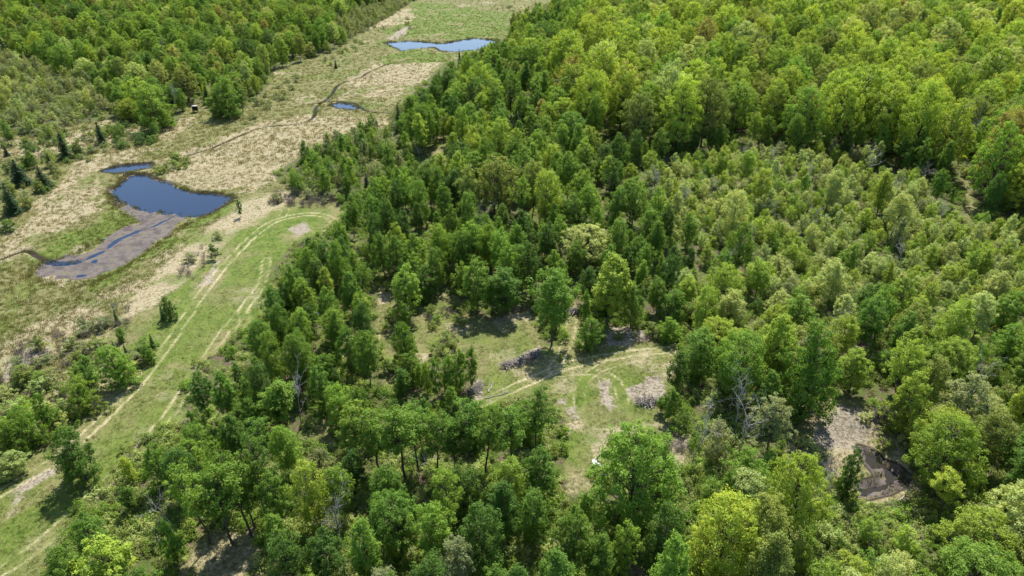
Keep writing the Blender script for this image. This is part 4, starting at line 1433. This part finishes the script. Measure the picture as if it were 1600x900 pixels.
def rock(name, px, py, r, label, seed):
    rng = np.random.RandomState(seed)
    import bmesh
    bm = bmesh.new()
    bmesh.ops.create_icosphere(bm, subdivisions=3, radius=1)
    ph = rng.uniform(0, 6, 9)
    for v in bm.verts:
        c = v.co
        k = 1 + .16 * math.sin(2.1 * c.x + ph[0] + c.z) + .14 * math.sin(3.1 * c.y + ph[1] - c.x) + .08 * math.sin(6 * c.z + ph[2] + 3 * c.x)
        q = max(-.5, min(.62, c.z)) 
        v.co = Vector((c.x * k * r, c.y * k * r * .8, q * k * r * .9))
    me = bpy.data.meshes.new(name)
    bm.to_mesh(me)
    bm.free()
    me.materials.append(M_STONE)
    x, y = ground(px, py)
    o = link(name, me, label=label, category='boulder')
    o.location = (float(x), float(y), float(height(np.array([x]), np.array([y]))[0]) + r * .2)


rock('boulder', 931, 734, .62, 'larger white boulder in grass by the huge bright maple', 1)
rock('boulder', 940, 740, .42, 'smaller white boulder touching the larger one by the huge maple', 2)
rock('boulder', 497, 492, .5, 'single pale boulder showing among trees of the track-side stand', 3)


def log(px0, py0, px1, py1, r, label, mat=None, seed=0, branches=2):
    rng = np.random.RandomState(seed)
    a, c = ground(px0, py0), ground(px1, py1)
    m = (a + c) / 2
    root = bpy.data.objects.new('fallen_log', None)
    COL.objects.link(root)
    z0 = float(height(np.array([m[0]]), np.array([m[1]]))[0])
    root.location = (float(m[0]), float(m[1]), z0)
    root['label'], root['category'] = label, 'log'
    tb = Tubes()
    k = 7
    t = np.linspace(0, 1, k)
    pts = np.outer(1 - t, a - m) + np.outer(t, c - m)
    zz = height(pts[:, 0] + m[0], pts[:, 1] + m[1]) - z0
    pts = np.column_stack([pts + rng.normal(0, .06, (k, 2)), zz + r * .8])
    tb.add(pts, r * (1 - .6 * t), 7)
    link('trunk', mesh_from('log', *[tb.arrays()[0], [tb.arrays()[1]]], [mat or M_PALEBARK], smooth=True), root)
    for j in range(branches):
        tb = Tubes()
        i = rng.randint(1, k - 1)
        d = rng.normal(0, 1, 3)
        d[2] = abs(d[2]) * .4 + .1
        d = d / np.linalg.norm(d) * rng.uniform(.6, 1.4)
        tb.add([pts[i], pts[i] + d * .6 + rng.normal(0, .05, 3), pts[i] + d], [r * .35, r * .25, .01], 4)
        link('branch', mesh_from('branch', tb.arrays()[0], [tb.arrays()[1]], [mat or M_PALEBARK]), root)


log(1252, 723, 1294, 721, .16, 'long pale fallen log lying across the litter glade', seed=1)
log(764, 618, 771, 602, .10, 'pale curved fallen limb on grass by the slender aspen clump', seed=2)
log(366, 812, 378, 820, .14, 'short pale cut log lying in the bare shaded glade', seed=3, branches=1)
log(372, 809, 381, 816, .12, 'second pale cut log beside the first in the shaded glade', seed=4, branches=0)
log(1010, 497, 1028, 503, .12, 'whitish fallen log in the brush behind the clearing tracks', seed=5)
log(758, 628, 800, 618, .08, 'thin bleached pole lying in the clearing grass', seed=6)
log(1395, 790, 1420, 770, .12, 'grey fallen trunk at the low end of the stream puddle', seed=7)


def brush_pile(px, py, length, width, ang, n, label, seed):
    rng = np.random.RandomState(seed)
    root = thing('brush_pile', px, py, label, 'brush pile', ang)
    for mat, nm in ((M_PALEBARK, 'pale_sticks'), (M_BROWNTWIG, 'brown_sticks')):
        tb = Tubes()
        for _ in range(n // 2):
            c = np.array([rng.uniform(-.5, .5) * length, rng.normal(0, .28) * width, 0])
            c[2] = max(.05, rng.uniform(0, .75) * (1 - abs(c[1]) / width))
            d = rng.normal(0, 1, 3) * [1, 1, .22]
            d = d / np.linalg.norm(d) * rng.uniform(.4, 1.3)
            r = rng.uniform(.02, .06)
            tb.add([c - d, c + rng.normal(0, .06, 3), c + d], [r, r * .9, r * .5], 4)
        o = link(nm, mesh_from(nm, tb.arrays()[0], [tb.arrays()[1]], [mat]), root)
        o['kind'] = 'stuff'


brush_pile(815, 570, 6.5, 1.6, .55, 220, 'long heap of grey branches in the middle of the clearing', 1)
brush_pile(896, 495, 2.4, 1.3, .2, 90, 'low brown heap of sticks beside the path into the clearing', 2)
brush_pile(1012, 640, 3.2, 1.8, .1, 120, 'low heap of twigs on the leaf-littered patch of the clearing', 3)
brush_pile(1372, 660, 3.0, 1.5, .6, 110, 'tangled dark sticks on the bank above the stream puddle', 4)
brush_pile(745, 612, 2.0, 1.0, 1.2, 60, 'small scatter of sticks at the foot of the slender aspen clump', 5)
